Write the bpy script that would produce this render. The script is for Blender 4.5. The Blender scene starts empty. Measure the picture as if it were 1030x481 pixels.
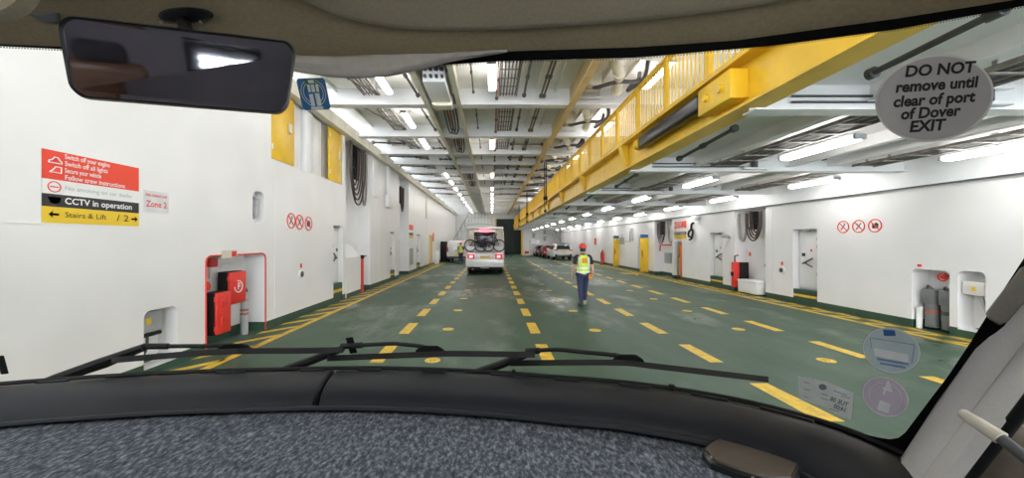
import bpy, bmesh, math, random
from mathutils import Vector, Matrix, Quaternion
from mathutils.bvhtree import BVHTree
random.seed(7)
scn = bpy.context.scene
COL = scn.collection
F = 372.0; CX = 495.0; CY = 243.0; EYE = 1.9
CAM = Vector((0, 0, EYE))
ORD = ['first', 'second', 'third', 'fourth', 'fifth', 'sixth', 'seventh', 'eighth', 'ninth', 'tenth', 'eleventh', 'twelfth',
       'thirteenth', 'fourteenth', 'fifteenth', 'sixteenth', 'seventeenth', 'eighteenth', 'nineteenth', 'twentieth']

def at(px, py, Y):
    return Vector(((px - CX) / F * Y, Y, EYE - (py - CY) / F * Y))
def ray(px, py):
    return Vector(((px - CX) / F, 1.0, -(py - CY) / F)).normalized()

# ------------------------------------------------------------------ materials
def mat(name, col, rough=.5, metal=0.0, var=.08, scale=6.0, bump=0.0, bscale=60.0, spec=.5, stretch=None, emit=None, estr=0.0, coat=0.0):
    m = bpy.data.materials.new(name); m.use_nodes = True
    nt = m.node_tree; b = nt.nodes['Principled BSDF']
    b.inputs['Roughness'].default_value = rough; b.inputs['Metallic'].default_value = metal
    b.inputs['Specular IOR Level'].default_value = spec
    b.inputs['Coat Weight'].default_value = coat
    tc = nt.nodes.new('ShaderNodeTexCoord'); src = tc.outputs['Object']
    if stretch:
        mp = nt.nodes.new('ShaderNodeMapping'); mp.inputs['Scale'].default_value = stretch
        nt.links.new(src, mp.inputs['Vector']); src = mp.outputs['Vector']
    n = nt.nodes.new('ShaderNodeTexNoise'); n.inputs['Scale'].default_value = scale; n.inputs['Detail'].default_value = 5
    nt.links.new(src, n.inputs['Vector'])
    r = nt.nodes.new('ShaderNodeValToRGB')
    r.color_ramp.elements[0].position = .3; r.color_ramp.elements[1].position = .7
    r.color_ramp.elements[0].color = tuple(c * (1 - var) for c in col) + (1,)
    r.color_ramp.elements[1].color = tuple(min(1, c * (1 + var)) for c in col) + (1,)
    nt.links.new(n.outputs['Fac'], r.inputs['Fac']); nt.links.new(r.outputs['Color'], b.inputs['Base Color'])
    if bump:
        n2 = nt.nodes.new('ShaderNodeTexNoise'); n2.inputs['Scale'].default_value = bscale; n2.inputs['Detail'].default_value = 3
        nt.links.new(tc.outputs['Object'], n2.inputs['Vector'])
        bp = nt.nodes.new('ShaderNodeBump'); bp.inputs['Strength'].default_value = bump; bp.inputs['Distance'].default_value = .01
        nt.links.new(n2.outputs['Fac'], bp.inputs['Height']); nt.links.new(bp.outputs['Normal'], b.inputs['Normal'])
    if emit:
        b.inputs['Emission Color'].default_value = tuple(emit) + (1,); b.inputs['Emission Strength'].default_value = estr
    return m

M = {}
M['white'] = mat('white_paint', (.82, .812, .818), .32, var=.035, scale=1.3, bump=.03, bscale=3)
M['whiteb'] = mat('white_beam_paint', (.83, .84, .86), .4, var=.04, scale=2.5)
M['whited'] = mat('white_deckhead_paint', (.86, .84, .80), .5, var=.10, scale=1.4)
M['greyp'] = mat('grey_underside_paint', (.90, .88, .885), .4, var=.07, scale=1.2)
M['cream'] = mat('cream_girder_paint', (.76, .72, .60), .5, var=.12, scale=3)
M['tan'] = mat('tan_yellow_girder_paint', (.72, .56, .28), .5, var=.12, scale=3)
M['yellow'] = mat('yellow_paint', (.80, .50, .025), .38, var=.09, scale=3)
M['yellowl'] = mat('yellow_road_paint', (.72, .47, .04), .5, var=.22, scale=9)
M['green'] = mat('dark_green_band_paint', (.03, .075, .052), .4, var=.15, scale=4)
M['black'] = mat('black_rubber', (.007, .007, .008), .6, var=.2, spec=.3, scale=20)
M['blackg'] = mat('black_gloss_plastic', (.015, .016, .018), .3, var=.2, scale=20)
M['dark'] = mat('dark_grey_metal', (.09, .09, .095), .5, metal=.3, var=.25, scale=9)
M['pipe'] = mat('weathered_pipe_grey', (.23, .21, .19), .5, metal=.3, var=.3, scale=9)
M['greyd'] = mat('dark_grey_cover', (.16, .165, .17), .5, var=.15, scale=6)
M['steel'] = mat('bare_steel', (.45, .45, .46), .35, metal=.8, var=.15, scale=8)
M['greym'] = mat('mid_grey_paint', (.38, .39, .40), .45, var=.1, scale=6)
M['red'] = mat('red_paint', (.72, .035, .025), .4, var=.08, scale=6)
M['redp'] = mat('red_oxide_pipe', (.36, .12, .09), .5, var=.2, scale=9)
M['redsign'] = mat('red_sign_print', (.80, .06, .03), .4, var=.03, scale=3)
M['signw'] = mat('white_sign_print', (.82, .82, .82), .4, var=.03, scale=3)
M['signb'] = mat('black_sign_print', (.02, .02, .025), .4, var=.1, scale=3)
M['signy'] = mat('yellow_sign_print', (.83, .56, .03), .4, var=.03, scale=3)
M['blue'] = mat('blue_sign_print', (.03, .12, .35), .4, var=.05, scale=30)
M['orange'] = mat('orange_hose_rubber', (.75, .16, .03), .5, var=.1, scale=9)
M['hose'] = mat('brown_black_hose_rubber', (.05, .03, .025), .5, var=.3, scale=12)
M['hoseg'] = mat('grey_hose_rubber', (.30, .28, .25), .5, var=.2, scale=12)
M['hosegr'] = mat('olive_hose_canvas', (.30, .27, .13), .7, var=.3, scale=20)
M['headl'] = mat('tan_headliner_fabric', (.36, .295, .185), .95, var=.10, scale=160, bump=.15, bscale=700, spec=.1)
M['headl2'] = mat('light_tan_headliner_fabric', (.50, .43, .31), .95, var=.08, scale=160, bump=.15, bscale=700, spec=.1)
M['drape'] = mat('grey_brown_blind_fabric', (.52, .47, .42), .85, var=.08, scale=40, bump=.1, bscale=300, spec=.2)
M['pad'] = mat('charcoal_soft_dash_vinyl', (.0105, .0115, .016), .5, var=.12, scale=300, bump=.12, bscale=900, spec=.3)
M['pill'] = mat('light_grey_trim_plastic', (.74, .71, .69), .5, var=.04, scale=300, bump=.06, bscale=700)
M['handle'] = mat('grey_brown_handle_plastic', (.22, .20, .175), .5, var=.06, scale=200, bump=.05, bscale=700)
M['sleeve'] = mat('beige_sleeve_plastic', (.66, .61, .52), .5, var=.04, scale=100)
M['doorc'] = mat('brown_grey_door_card', (.27, .23, .18), .8, var=.1, scale=90, bump=.1, bscale=500)
M['wood'] = mat('dark_brown_cupboard_wood', (.10, .05, .03), .4, var=.3, scale=8, stretch=(1, 1, 8))
M['carbw'] = mat('white_car_paint', (.80, .80, .80), .2, var=.02, scale=3, coat=.6)
M['beigev'] = mat('beige_motorhome_panel', (.62, .54, .43), .35, var=.04, scale=3)
M['carr'] = mat('dark_red_car_paint', (.25, .02, .03), .2, var=.05, scale=3, coat=.6)
M['cark'] = mat('black_car_paint', (.03, .03, .04), .2, var=.05, scale=3, coat=.6)
M['glassd'] = mat('dark_vehicle_glass', (.02, .022, .026), .06, var=.1, scale=3)
M['lampr'] = mat('lit_red_lamp', (.8, .05, .05), .3, emit=(1, .13, .13), estr=4.0)
M['lampr2'] = mat('red_reflector_lamp', (.55, .02, .02), .2, var=.05)
M['brake3'] = mat('lit_high_brake_lamp', (.8, .05, .05), .3, emit=(1, .05, .07), estr=6.0)
M['plate'] = mat('yellow_number_plate', (.85, .62, .05), .4, var=.03)
M['tube'] = mat('fluorescent_diffuser', (.9, .9, .9), .4, emit=(1, .98, .95), estr=19.0)
M['cabfill'] = mat('cab_fill_diffuser', (.9, .9, .9), .4, emit=(1, .97, .92), estr=15.0)  # glow of the added fill lamps in the cab
M['skin'] = mat('skin', (.62, .36, .26), .5, var=.06, scale=20)
M['hivis'] = mat('hi_vis_yellow_cloth', (.66, .86, .08), .7, var=.08, scale=14, bump=.2, bscale=30)
M['reflect'] = mat('silver_reflective_tape', (.80, .84, .84), .35, var=.04)
M['navy'] = mat('navy_work_cloth', (.03, .04, .095), .85, var=.2, scale=14, bump=.3, bscale=25)
M['blackc'] = mat('black_cotton', (.02, .02, .025), .9, var=.2, scale=14)
M['hat'] = mat('red_helmet_shell', (.75, .045, .03), .3, var=.04)
M['boot'] = mat('black_boot_leather', (.03, .03, .03), .5, var=.2)
M['bootg'] = mat('grey_boot_sole', (.35, .37, .33), .6, var=.2)
M['fargreen'] = mat('dark_green_ramp_door', (.035, .052, .045), .5, var=.25, scale=.8)

def floor_mat():
    m = bpy.data.materials.new('green_wet_deck_paint'); m.use_nodes = True
    nt = m.node_tree; b = nt.nodes['Principled BSDF']; L = nt.links.new
    tc = nt.nodes.new('ShaderNodeTexCoord')
    def noise(scale, detail=6, stretch=(1, 1, 1), off=(0, 0, 0)):
        mp = nt.nodes.new('ShaderNodeMapping'); mp.inputs['Scale'].default_value = stretch; mp.inputs['Location'].default_value = off
        n = nt.nodes.new('ShaderNodeTexNoise'); n.inputs['Scale'].default_value = scale; n.inputs['Detail'].default_value = detail
        n.inputs['Roughness'].default_value = .6
        L(tc.outputs['Object'], mp.inputs['Vector']); L(mp.outputs['Vector'], n.inputs['Vector']); return n
    def ramp(n, p0, c0, p1, c1):
        r = nt.nodes.new('ShaderNodeValToRGB'); e = r.color_ramp.elements
        e[0].position = p0; e[1].position = p1; e[0].color = c0 + (1,); e[1].color = c1 + (1,)
        L(n.outputs['Fac'], r.inputs['Fac']); return r
    base = ramp(noise(1.6, 8, (1, .35, 1)), .32, (.032, .071, .043), .70, (.060, .113, .072))
    scuff_shine = ramp(noise(.55, 7, (1, .8, 1), (3, 1, 0)), .60, (0, 0, 0), .74, (1, 1, 1))  # pale scuffs and wet shine painted into the deck colour
    streak = ramp(noise(2.2, 4, (1, .05, 1), (7, 2, 0)), .62, (0, 0, 0), .78, (1, 1, 1))
    fleck = ramp(noise(9, 4, (1, 1, 1)), .70, (0, 0, 0), .78, (1, 1, 1))
    def mix(fac, f, a, c):
        x = nt.nodes.new('ShaderNodeMix'); x.data_type = 'RGBA'
        mu = nt.nodes.new('ShaderNodeMath'); mu.operation = 'MULTIPLY'; mu.inputs[1].default_value = f
        L(fac.outputs['Color'], mu.inputs[0]); L(mu.outputs[0], x.inputs['Factor'])
        L(a, x.inputs[6]); x.inputs[7].default_value = c + (1,); return x.outputs[2]
    c = mix(scuff_shine, .40, base.outputs['Color'], (.22, .25, .225))
    c = mix(streak, .55, c, (.030, .050, .042))
    c = mix(fleck, .18, c, (.20, .235, .20))
    L(c, b.inputs['Base Color'])
    wet = ramp(noise(.42, 5, (1.2, .6, 1), (11, 5, 0)), .52, (.50, .50, .50), .72, (.10, .10, .10))
    L(wet.outputs['Color'], b.inputs['Roughness'])
    b.inputs['Specular IOR Level'].default_value = .35
    n2 = noise(25, 4); bp = nt.nodes.new('ShaderNodeBump'); bp.inputs['Strength'].default_value = .12; bp.inputs['Distance'].default_value = .01
    L(n2.outputs['Fac'], bp.inputs['Height']); L(bp.outputs['Normal'], b.inputs['Normal'])
    return m
M['floor'] = floor_mat()

def carpet_mat():
    m = bpy.data.materials.new('blue_grey_felt_carpet'); m.use_nodes = True
    nt = m.node_tree; b = nt.nodes['Principled BSDF']; L = nt.links.new
    tc = nt.nodes.new('ShaderNodeTexCoord')
    n = nt.nodes.new('ShaderNodeTexNoise'); n.inputs['Scale'].default_value = 120; n.inputs['Detail'].default_value = 6; n.inputs['Roughness'].default_value = .75
    mp = nt.nodes.new('ShaderNodeMapping'); mp.inputs['Scale'].default_value = (1, .5, 1); L(tc.outputs['Object'], mp.inputs['Vector']); L(mp.outputs['Vector'], n.inputs['Vector'])
    r = nt.nodes.new('ShaderNodeValToRGB'); e = r.color_ramp.elements
    e[0].position = .34; e[0].color = (.03, .035, .048, 1); e[1].position = .68; e[1].color = (.36, .38, .44, 1)
    k = e.new(.5); k.color = (.105, .118, .148, 1)
    L(n.outputs['Fac'], r.inputs['Fac']); L(r.outputs['Color'], b.inputs['Base Color'])
    b.inputs['Roughness'].default_value = 1.0; b.inputs['Specular IOR Level'].default_value = .1
    bp = nt.nodes.new('ShaderNodeBump'); bp.inputs['Strength'].default_value = .6; bp.inputs['Distance'].default_value = .004
    L(n.outputs['Fac'], bp.inputs['Height']); L(bp.outputs['Normal'], b.inputs['Normal'])
    return m
M['carpet'] = carpet_mat()

def glass_mat(name, tint, gloss):
    m = bpy.data.materials.new(name); m.use_nodes = True
    nt = m.node_tree; nt.nodes.clear(); L = nt.links.new
    o = nt.nodes.new('ShaderNodeOutputMaterial'); t = nt.nodes.new('ShaderNodeBsdfTransparent'); t.inputs['Color'].default_value = tint + (1,)
    g = nt.nodes.new('ShaderNodeBsdfGlossy'); g.inputs['Roughness'].default_value = .02
    mx = nt.nodes.new('ShaderNodeMixShader')
    lw = nt.nodes.new('ShaderNodeFresnel'); lw.inputs['IOR'].default_value = gloss
    L(lw.outputs['Fac'], mx.inputs['Fac']); L(t.outputs[0], mx.inputs[1]); L(g.outputs[0], mx.inputs[2]); L(mx.outputs[0], o.inputs['Surface'])
    return m
M['screen'] = glass_mat('clear_windscreen_glass', (.985, .99, .985), 1.17)

def film_mat(name, col, alpha, rough=.5):
    m = mat(name, col, rough, var=.05, scale=60)
    m.node_tree.nodes['Principled BSDF'].inputs['Alpha'].default_value = alpha
    return m
M['film_blue'] = film_mat('pale_blue_translucent_film', (.62, .72, .80), .72)
M['film_pur'] = film_mat('pale_purple_translucent_film', (.70, .55, .74), .72)
M['film_white'] = film_mat('white_translucent_print', (.9, .9, .92), .75)
M['paper'] = film_mat('thin_white_paper', (.85, .86, .86), .85)
M['ink'] = film_mat('faint_blue_grey_ink', (.22, .25, .32), .8)
M['ovalg'] = mat('grey_card_sticker', (.50, .475, .475), .5, var=.04, scale=30)
M['ovalw'] = mat('white_card_edge', (.78, .77, .73), .5, var=.02)
M['frit'] = mat('black_ceramic_frit', (.003, .003, .003), .7, var=.1, spec=.08)
M['inkb'] = mat('black_ink', (.01, .01, .012), .6, var=.1)
M['vig_blue'] = mat('vignette_blue_print', (.03, .14, .32), .4, var=.05, scale=60)
M['vig_green'] = mat('vignette_green_print', (.02, .12, .05), .4, var=.05, scale=60)
M['vig_pale'] = mat('vignette_pale_print', (.60, .66, .64), .4, var=.05, scale=60)

def mirror_mat():
    m = bpy.data.materials.new('mirror_silvering'); m.use_nodes = True
    nt = m.node_tree; b = nt.nodes['Principled BSDF']
    b.inputs['Base Color'].default_value = (.66, .67, .76, 1); b.inputs['Metallic'].default_value = 1
    n = nt.nodes.new('ShaderNodeTexNoise'); n.inputs['Scale'].default_value = 30; n.inputs['Detail'].default_value = 5
    tc = nt.nodes.new('ShaderNodeTexCoord'); nt.links.new(tc.outputs['Object'], n.inputs['Vector'])
    r = nt.nodes.new('ShaderNodeValToRGB'); r.color_ramp.elements[0].color = (.01,) * 3 + (1,); r.color_ramp.elements[1].color = (.07,) * 3 + (1,)
    nt.links.new(n.outputs['Fac'], r.inputs['Fac']); nt.links.new(r.outputs['Color'], b.inputs['Roughness'])
    return m
M['mirror'] = mirror_mat()

# ------------------------------------------------------------------ mesh helpers
class MB:
    def __init__(s):
        s.bm = bmesh.new(); s.mi = 0
    def face(s, pts):
        vs = [s.bm.verts.new(p) for p in pts]
        try:
            f = s.bm.faces.new(vs); f.material_index = s.mi
        except ValueError: pass
        return s
    def box(s, lo, hi):
        x0, y0, z0 = lo; x1, y1, z1 = hi
        c = Vector(((x0 + x1) / 2, (y0 + y1) / 2, (z0 + z1) / 2))
        r = bmesh.ops.create_cube(s.bm, size=1, matrix=Matrix.Translation(c) @ Matrix.Diagonal((abs(x1 - x0), abs(y1 - y0), abs(z1 - z0), 1)))
        for v in r['verts']:
            for f in v.link_faces: f.material_index = s.mi
        return s
    def obox(s, c, size, rot):
        r = bmesh.ops.create_cube(s.bm, size=1, matrix=Matrix.Translation(c) @ rot.to_4x4() @ Matrix.Diagonal((size[0], size[1], size[2], 1)))
        for v in r['verts']:
            for f in v.link_faces: f.material_index = s.mi
        return s
    def rbox(s, lo, hi, r=.02, seg=3):
        t = bmesh.new(); x0, y0, z0 = lo; x1, y1, z1 = hi
        bmesh.ops.create_cube(t, size=1, matrix=Matrix.Translation(((x0 + x1) / 2, (y0 + y1) / 2, (z0 + z1) / 2)) @ Matrix.Diagonal((abs(x1 - x0), abs(y1 - y0), abs(z1 - z0), 1)))
        bmesh.ops.bevel(t, geom=t.edges[:], offset=r, segments=seg, affect='EDGES', profile=.5)
        return s.merge(t)
    def merge(s, t, mtx=None):
        mp = {}
        for v in t.verts: mp[v] = s.bm.verts.new(mtx @ v.co if mtx else v.co)
        for f in t.faces:
            try:
                n = s.bm.faces.new([mp[v] for v in f.verts]); n.material_index = s.mi
            except ValueError: pass
        t.free(); return s
    def cyl(s, p0, p1, r, seg=12, r2=None):
        p0 = Vector(p0); p1 = Vector(p1); d = p1 - p0
        q = d.to_track_quat('Z', 'Y').to_matrix().to_4x4()
        rr = bmesh.ops.create_cone(s.bm, cap_ends=True, segments=seg, radius1=r, radius2=r if r2 is None else r2, depth=d.length,
                                   matrix=Matrix.Translation((p0 + p1) / 2) @ q)
        for v in rr['verts']:
            for f in v.link_faces: f.material_index = s.mi
        return s
    def tube(s, pts, r, seg=8, close=False):
        pts = [Vector(p) for p in pts]; n = len(pts); rings = []
        rs = r if isinstance(r, (list, tuple)) else [r] * n
        up = Vector((0, 0, 1)); prev = None
        for i, p in enumerate(pts):
            if close: d = pts[(i + 1) % n] - pts[i - 1]
            else: d = pts[min(i + 1, n - 1)] - pts[max(i - 1, 0)]
            d.normalize()
            if prev is None:
                a = d.cross(up)
                if a.length < 1e-3: a = d.cross(Vector((1, 0, 0)))
            else: a = prev - d * prev.dot(d)
            if a.length < 1e-6: a = d.orthogonal()
            a.normalize(); prev = a; b = d.cross(a)
            rings.append([s.bm.verts.new(p + (a * math.cos(2 * math.pi * k / seg) + b * math.sin(2 * math.pi * k / seg)) * rs[i]) for k in range(seg)])
        for i in range(n if close else n - 1):
            A = rings[i]; B = rings[(i + 1) % n]
            for k in range(seg):
                f = s.bm.faces.new((A[k], A[(k + 1) % seg], B[(k + 1) % seg], B[k])); f.material_index = s.mi
        if not close:
            for rg in (rings[0], rings[-1]):
                try: s.bm.faces.new(rg).material_index = s.mi
                except ValueError: pass
        return s
    def sphere(s, c, r, sc=(1, 1, 1), seg=16):
        rr = bmesh.ops.create_uvsphere(s.bm, u_segments=seg, v_segments=max(6, seg // 2), radius=r, matrix=Matrix.Translation(c) @ Matrix.Diagonal((sc[0], sc[1], sc[2], 1)))
        for v in rr['verts']:
            for f in v.link_faces: f.material_index = s.mi
        return s
    def loft(s, rings, cap=True, closed=True):
        R = [[s.bm.verts.new(p) for p in rg] for rg in rings]
        for A, B in zip(R, R[1:]):
            n = len(A)
            for k in range(n if closed else n - 1):
                try: s.bm.faces.new((A[k], A[(k + 1) % n], B[(k + 1) % n], B[k])).material_index = s.mi
                except ValueError: pass
        if cap and closed:
            for rg in (R[0], R[-1]):
                try: s.bm.faces.new(rg).material_index = s.mi
                except ValueError: pass
        return s
    def prism(s, poly, d):
        """poly: list of points in a plane, d: thickness vector"""
        d = Vector(d); A = [s.bm.verts.new(Vector(p)) for p in poly]; B = [s.bm.verts.new(Vector(p) + d) for p in poly]
        n = len(A); fs = [A, B[::-1]] + [[A[k], A[(k + 1) % n], B[(k + 1) % n], B[k]] for k in range(n)]
        for f in fs:
            try: s.bm.faces.new(f).material_index = s.mi
            except ValueError: pass
        return s
    def build(s, name, m, parent=None, world=False, bevel=0.0, smooth=True, sub=0, solid=0.0):
        bm = s.bm
        bmesh.ops.recalc_face_normals(bm, faces=bm.faces[:])
        if world and parent is not None:
            bmesh.ops.translate(bm, verts=bm.verts[:], vec=-WL[parent.name])
        me = bpy.data.meshes.new(name); bm.to_mesh(me); bm.free()
        for k in (m if isinstance(m, (list, tuple)) else [m]): me.materials.append(k)
        if smooth:
            for p in me.polygons: p.use_smooth = True
            me.set_sharp_from_angle(angle=math.radians(38))
        o = bpy.data.objects.new(name, me); COL.objects.link(o)
        if parent is not None: o.parent = parent
        WL[o.name] = WL.get(parent.name, Vector()) if parent is not None else Vector()
        if solid:
            k = o.modifiers.new('solid', 'SOLIDIFY'); k.thickness = solid; k.offset = 0
        if bevel:
            k = o.modifiers.new('bevel', 'BEVEL'); k.width = bevel; k.segments = 2; k.limit_method = 'ANGLE'
        if sub:
            k = o.modifiers.new('sub', 'SUBSURF'); k.levels = sub; k.render_levels = sub
        return o
WL = {}

def thing(name, label, cat, loc=(0, 0, 0), rotz=0.0, group=None):
    o = bpy.data.objects.new(name, None); COL.objects.link(o); o.empty_display_size = .1
    o.location = loc; o.rotation_euler = (0, 0, rotz); o['label'] = label; o['category'] = cat
    if group: o['group'] = group
    WL[o.name] = Vector(loc)
    return o
def tag(o, label, cat, group=None):
    o['label'] = label; o['category'] = cat
    if group: o['group'] = group
    return o
def struct(o):
    o['kind'] = 'structure'; return o
def dup(root, loc, rotz=None, label=None, group=None):
    r = root.copy(); COL.objects.link(r); r.location = loc
    if rotz is not None: r.rotation_euler = (0, 0, rotz)
    if label: r['label'] = label
    if group: r['group'] = group
    for ch in [c for c in bpy.data.objects if c.parent == root]:
        c = ch.copy(); COL.objects.link(c); c.parent = r
        for g in [c2 for c2 in bpy.data.objects if c2.parent == ch]:
            d = g.copy(); COL.objects.link(d); d.parent = c
    return r

def text_geo(body, size=1.0, shear=0.0, bold=0.0, align='CENTER'):
    cu = bpy.data.curves.new('txt', 'FONT'); cu.body = body; cu.size = size; cu.shear = shear; cu.offset = bold; cu.align_x = align; cu.align_y = 'CENTER'
    cu.resolution_u = 3
    o = bpy.data.objects.new('txt', cu); COL.objects.link(o)
    dg = bpy.context.evaluated_depsgraph_get(); me = bpy.data.meshes.new_from_object(o.evaluated_get(dg))
    vs = [v.co.to_2d() for v in me.vertices]; fs = [list(p.vertices) for p in me.polygons]
    bpy.data.objects.remove(o); bpy.data.curves.remove(cu); bpy.data.meshes.remove(me)
    return vs, fs
def add_text(mb, body, size, fn, shear=0, bold=0, align='CENTER', sx=1.0):
    vs, fs = text_geo(body, size, shear, bold, align)
    V = [mb.bm.verts.new(fn(v.x * sx, v.y)) for v in vs]
    for f in fs:
        try: mb.bm.faces.new([V[i] for i in f]).material_index = mb.mi
        except ValueError: pass
def cat_rom(pts, n):
    pts = [Vector(p) for p in pts]; out = []; m = len(pts) - 1
    for k in range(n + 1):
        t = k / n * m; i = min(int(t), m - 1); u = t - i
        p0 = pts[max(i - 1, 0)]; p1 = pts[i]; p2 = pts[i + 1]; p3 = pts[min(i + 2, m)]
        out.append(.5 * ((2 * p1) + (p2 - p0) * u + (2 * p0 - 5 * p1 + 4 * p2 - p3) * u * u + (3 * p1 - 3 * p2 + p3 - p0) * u ** 3))
    return out

# ------------------------------------------------------------------ camera, world, colour
cam = bpy.data.cameras.new('camera'); cam.sensor_width = 36; cam.lens = 36 * F / 1030; cam.clip_start = .02; cam.clip_end = 300
cam.shift_x = (515 - CX) / 1030; cam.shift_y = (CY - 240.5) / 1030
co = bpy.data.objects.new('camera', cam); COL.objects.link(co); co.location = CAM; co.rotation_euler = (math.pi / 2, 0, 0); scn.camera = co
w = bpy.data.worlds.new('sky'); scn.world = w; w.use_nodes = True
bg = w.node_tree.nodes['Background']; bg.inputs['Color'].default_value = (.90, .95, 1, 1); bg.inputs['Strength'].default_value = 5.6
scn.view_settings.view_transform = 'Standard'; scn.view_settings.look = 'None'; scn.view_settings.gamma = 1; scn.view_settings.use_curve_mapping = False
scn.view_settings.exposure = 0.62
scn.cycles.use_denoising = True
scn.cycles.max_bounces = 7; scn.cycles.diffuse_bounces = 4; scn.cycles.glossy_bounces = 3; scn.cycles.transparent_max_bounces = 16
scn.cycles.sample_clamp_indirect = 6

# ------------------------------------------------------------------ setting: floor
XL, XR, YB, YE = -4.85, 9.3, -7.0, 50.5
ZC = 6.05
struct(MB().box((XL - .8, YB, -.2), (XR + .8, YE + 10, 0)).build('floor', M['floor']))

def marks(name, quads):
    mb = MB()
    for q in quads: mb.prism([(x, y, .0015) for x, y in q], (0, 0, .002))
    return struct(mb.build(name, M['yellowl'], smooth=False))
def dashes(x, y0, n, per=1.81, ln=1.0, wd=.21):
    return [((x - wd / 2, y0 + k * per), (x + wd / 2, y0 + k * per), (x + wd / 2, y0 + k * per + ln), (x - wd / 2, y0 + k * per + ln)) for k in range(n)]
marks('floor_marking', dashes(-1.82, 5.8, 15))
marks('floor_marking', dashes(.9, 5.83, 16))
q = dashes(3.53, 4.0, 19); q[0] = ((3.45, 3.9), (3.72, 3.9), (3.68, 4.95), (3.44, 4.95)); marks('floor_marking', q)
marks('floor_marking', dashes(6.1, 4.2, 18, 1.82))
def hatch(x_line, x_wall, y0, y1, step, gaps=()):
    s = 1 if x_wall > x_line else -1
    qs = [((x_line - .07, y0), (x_line + .07, y0), (x_line + .07, y1), (x_line - .07, y1))]
    y = y0
    while y < y1 - 1:
        qs.append(((x_line, y + .72), (x_line, y + .94), (x_wall, y + .22), (x_wall, y))); y += step
    return qs
marks('floor_marking', hatch(-4.27, -4.83, 1.0, 40, .82))
marks('floor_marking', hatch(8.62, 9.26, 3.0, 43, .82) + [((9.05, 6.0), (9.15, 6.0), (9.15, 18), (9.05, 18))])
marks('floor_marking', [((8.0 + k * .25, 20.6 + .4 * k), (8.12 + k * .25, 20.6 + .4 * k), (8.9, 22.6), (8.7, 22.6)) for k in range(2)] + [((7.7, 21.5), (8.6, 21.5), (8.6, 22.3), (7.7, 22.3))])

# wet patches reflecting the lamps: thin films of water on the deck
def puddle(name, pts):
    mb = MB()
    for (x, y, rx, ry) in pts:
        n = 22; ph = random.random() * 6
        mb.prism([(x + rx * math.cos(a) * (1 + .18 * math.sin(3 * a + ph)), y + ry * math.sin(a) * (1 + .2 * math.sin(2 * a + ph)), .001) for a in [2 * math.pi * k / n for k in range(n)]], (0, 0, .002))
    return mb

# lashing pots
pot0 = None
pots = [(-.95, 5.9), (-.95, 8.0), (-.94, 10.2), (-.94, 12.3), (-.94, 14.4), (-.94, 16.5), (2.2, 7.9), (2.21, 10.1), (2.21, 12.2), (2.2, 14.3), (2.2, 16.4), (5.33, 5.9), (5.33, 8.0), (5.33, 10.1), (5.33, 12.2), (5.33, 14.3)]
cnt = {}
for x, y in pots:
    lane = {-.95: 'lane behind the motorhome', -.94: 'lane behind the motorhome'}.get(x, 'lane the near worker walks in' if x < 3 else 'lane nearest the right wall')
    k = cnt.get(lane, 0); cnt[lane] = k + 1
    lab = 'yellow ringed lashing pot, %s from the windscreen in the %s' % (ORD[k], lane)
    if pot0 is None:
        pot0 = thing('lashing_pot', lab, 'deck fitting', (x, y, 0), 0, 'yellow lashing pots in the deck')
        mb = MB(); n = 28
        for kk in range(n):
            a0 = 2 * math.pi * kk / n; a1 = 2 * math.pi * (kk + 1) / n
            mb.prism([(r * math.cos(a), r * math.sin(a), .002) for r, a in ((.05, a0), (.125, a0), (.125, a1), (.05, a1))], (0, 0, .004))
        mb.build('painted_ring', M['yellowl'], pot0)
        mb = MB().cyl((0, 0, .001), (0, 0, .005), .052, 20); mb.build('socket', M['dark'], pot0)
        mb = MB().box((-.05, -.01, .004), (.05, .01, .012)).box((-.01, -.05, .004), (.01, .05, .012)); mb.build('cross_bar', M['yellowl'], pot0)
    else: dup(pot0, (x, y, 0), None, lab)

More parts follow.
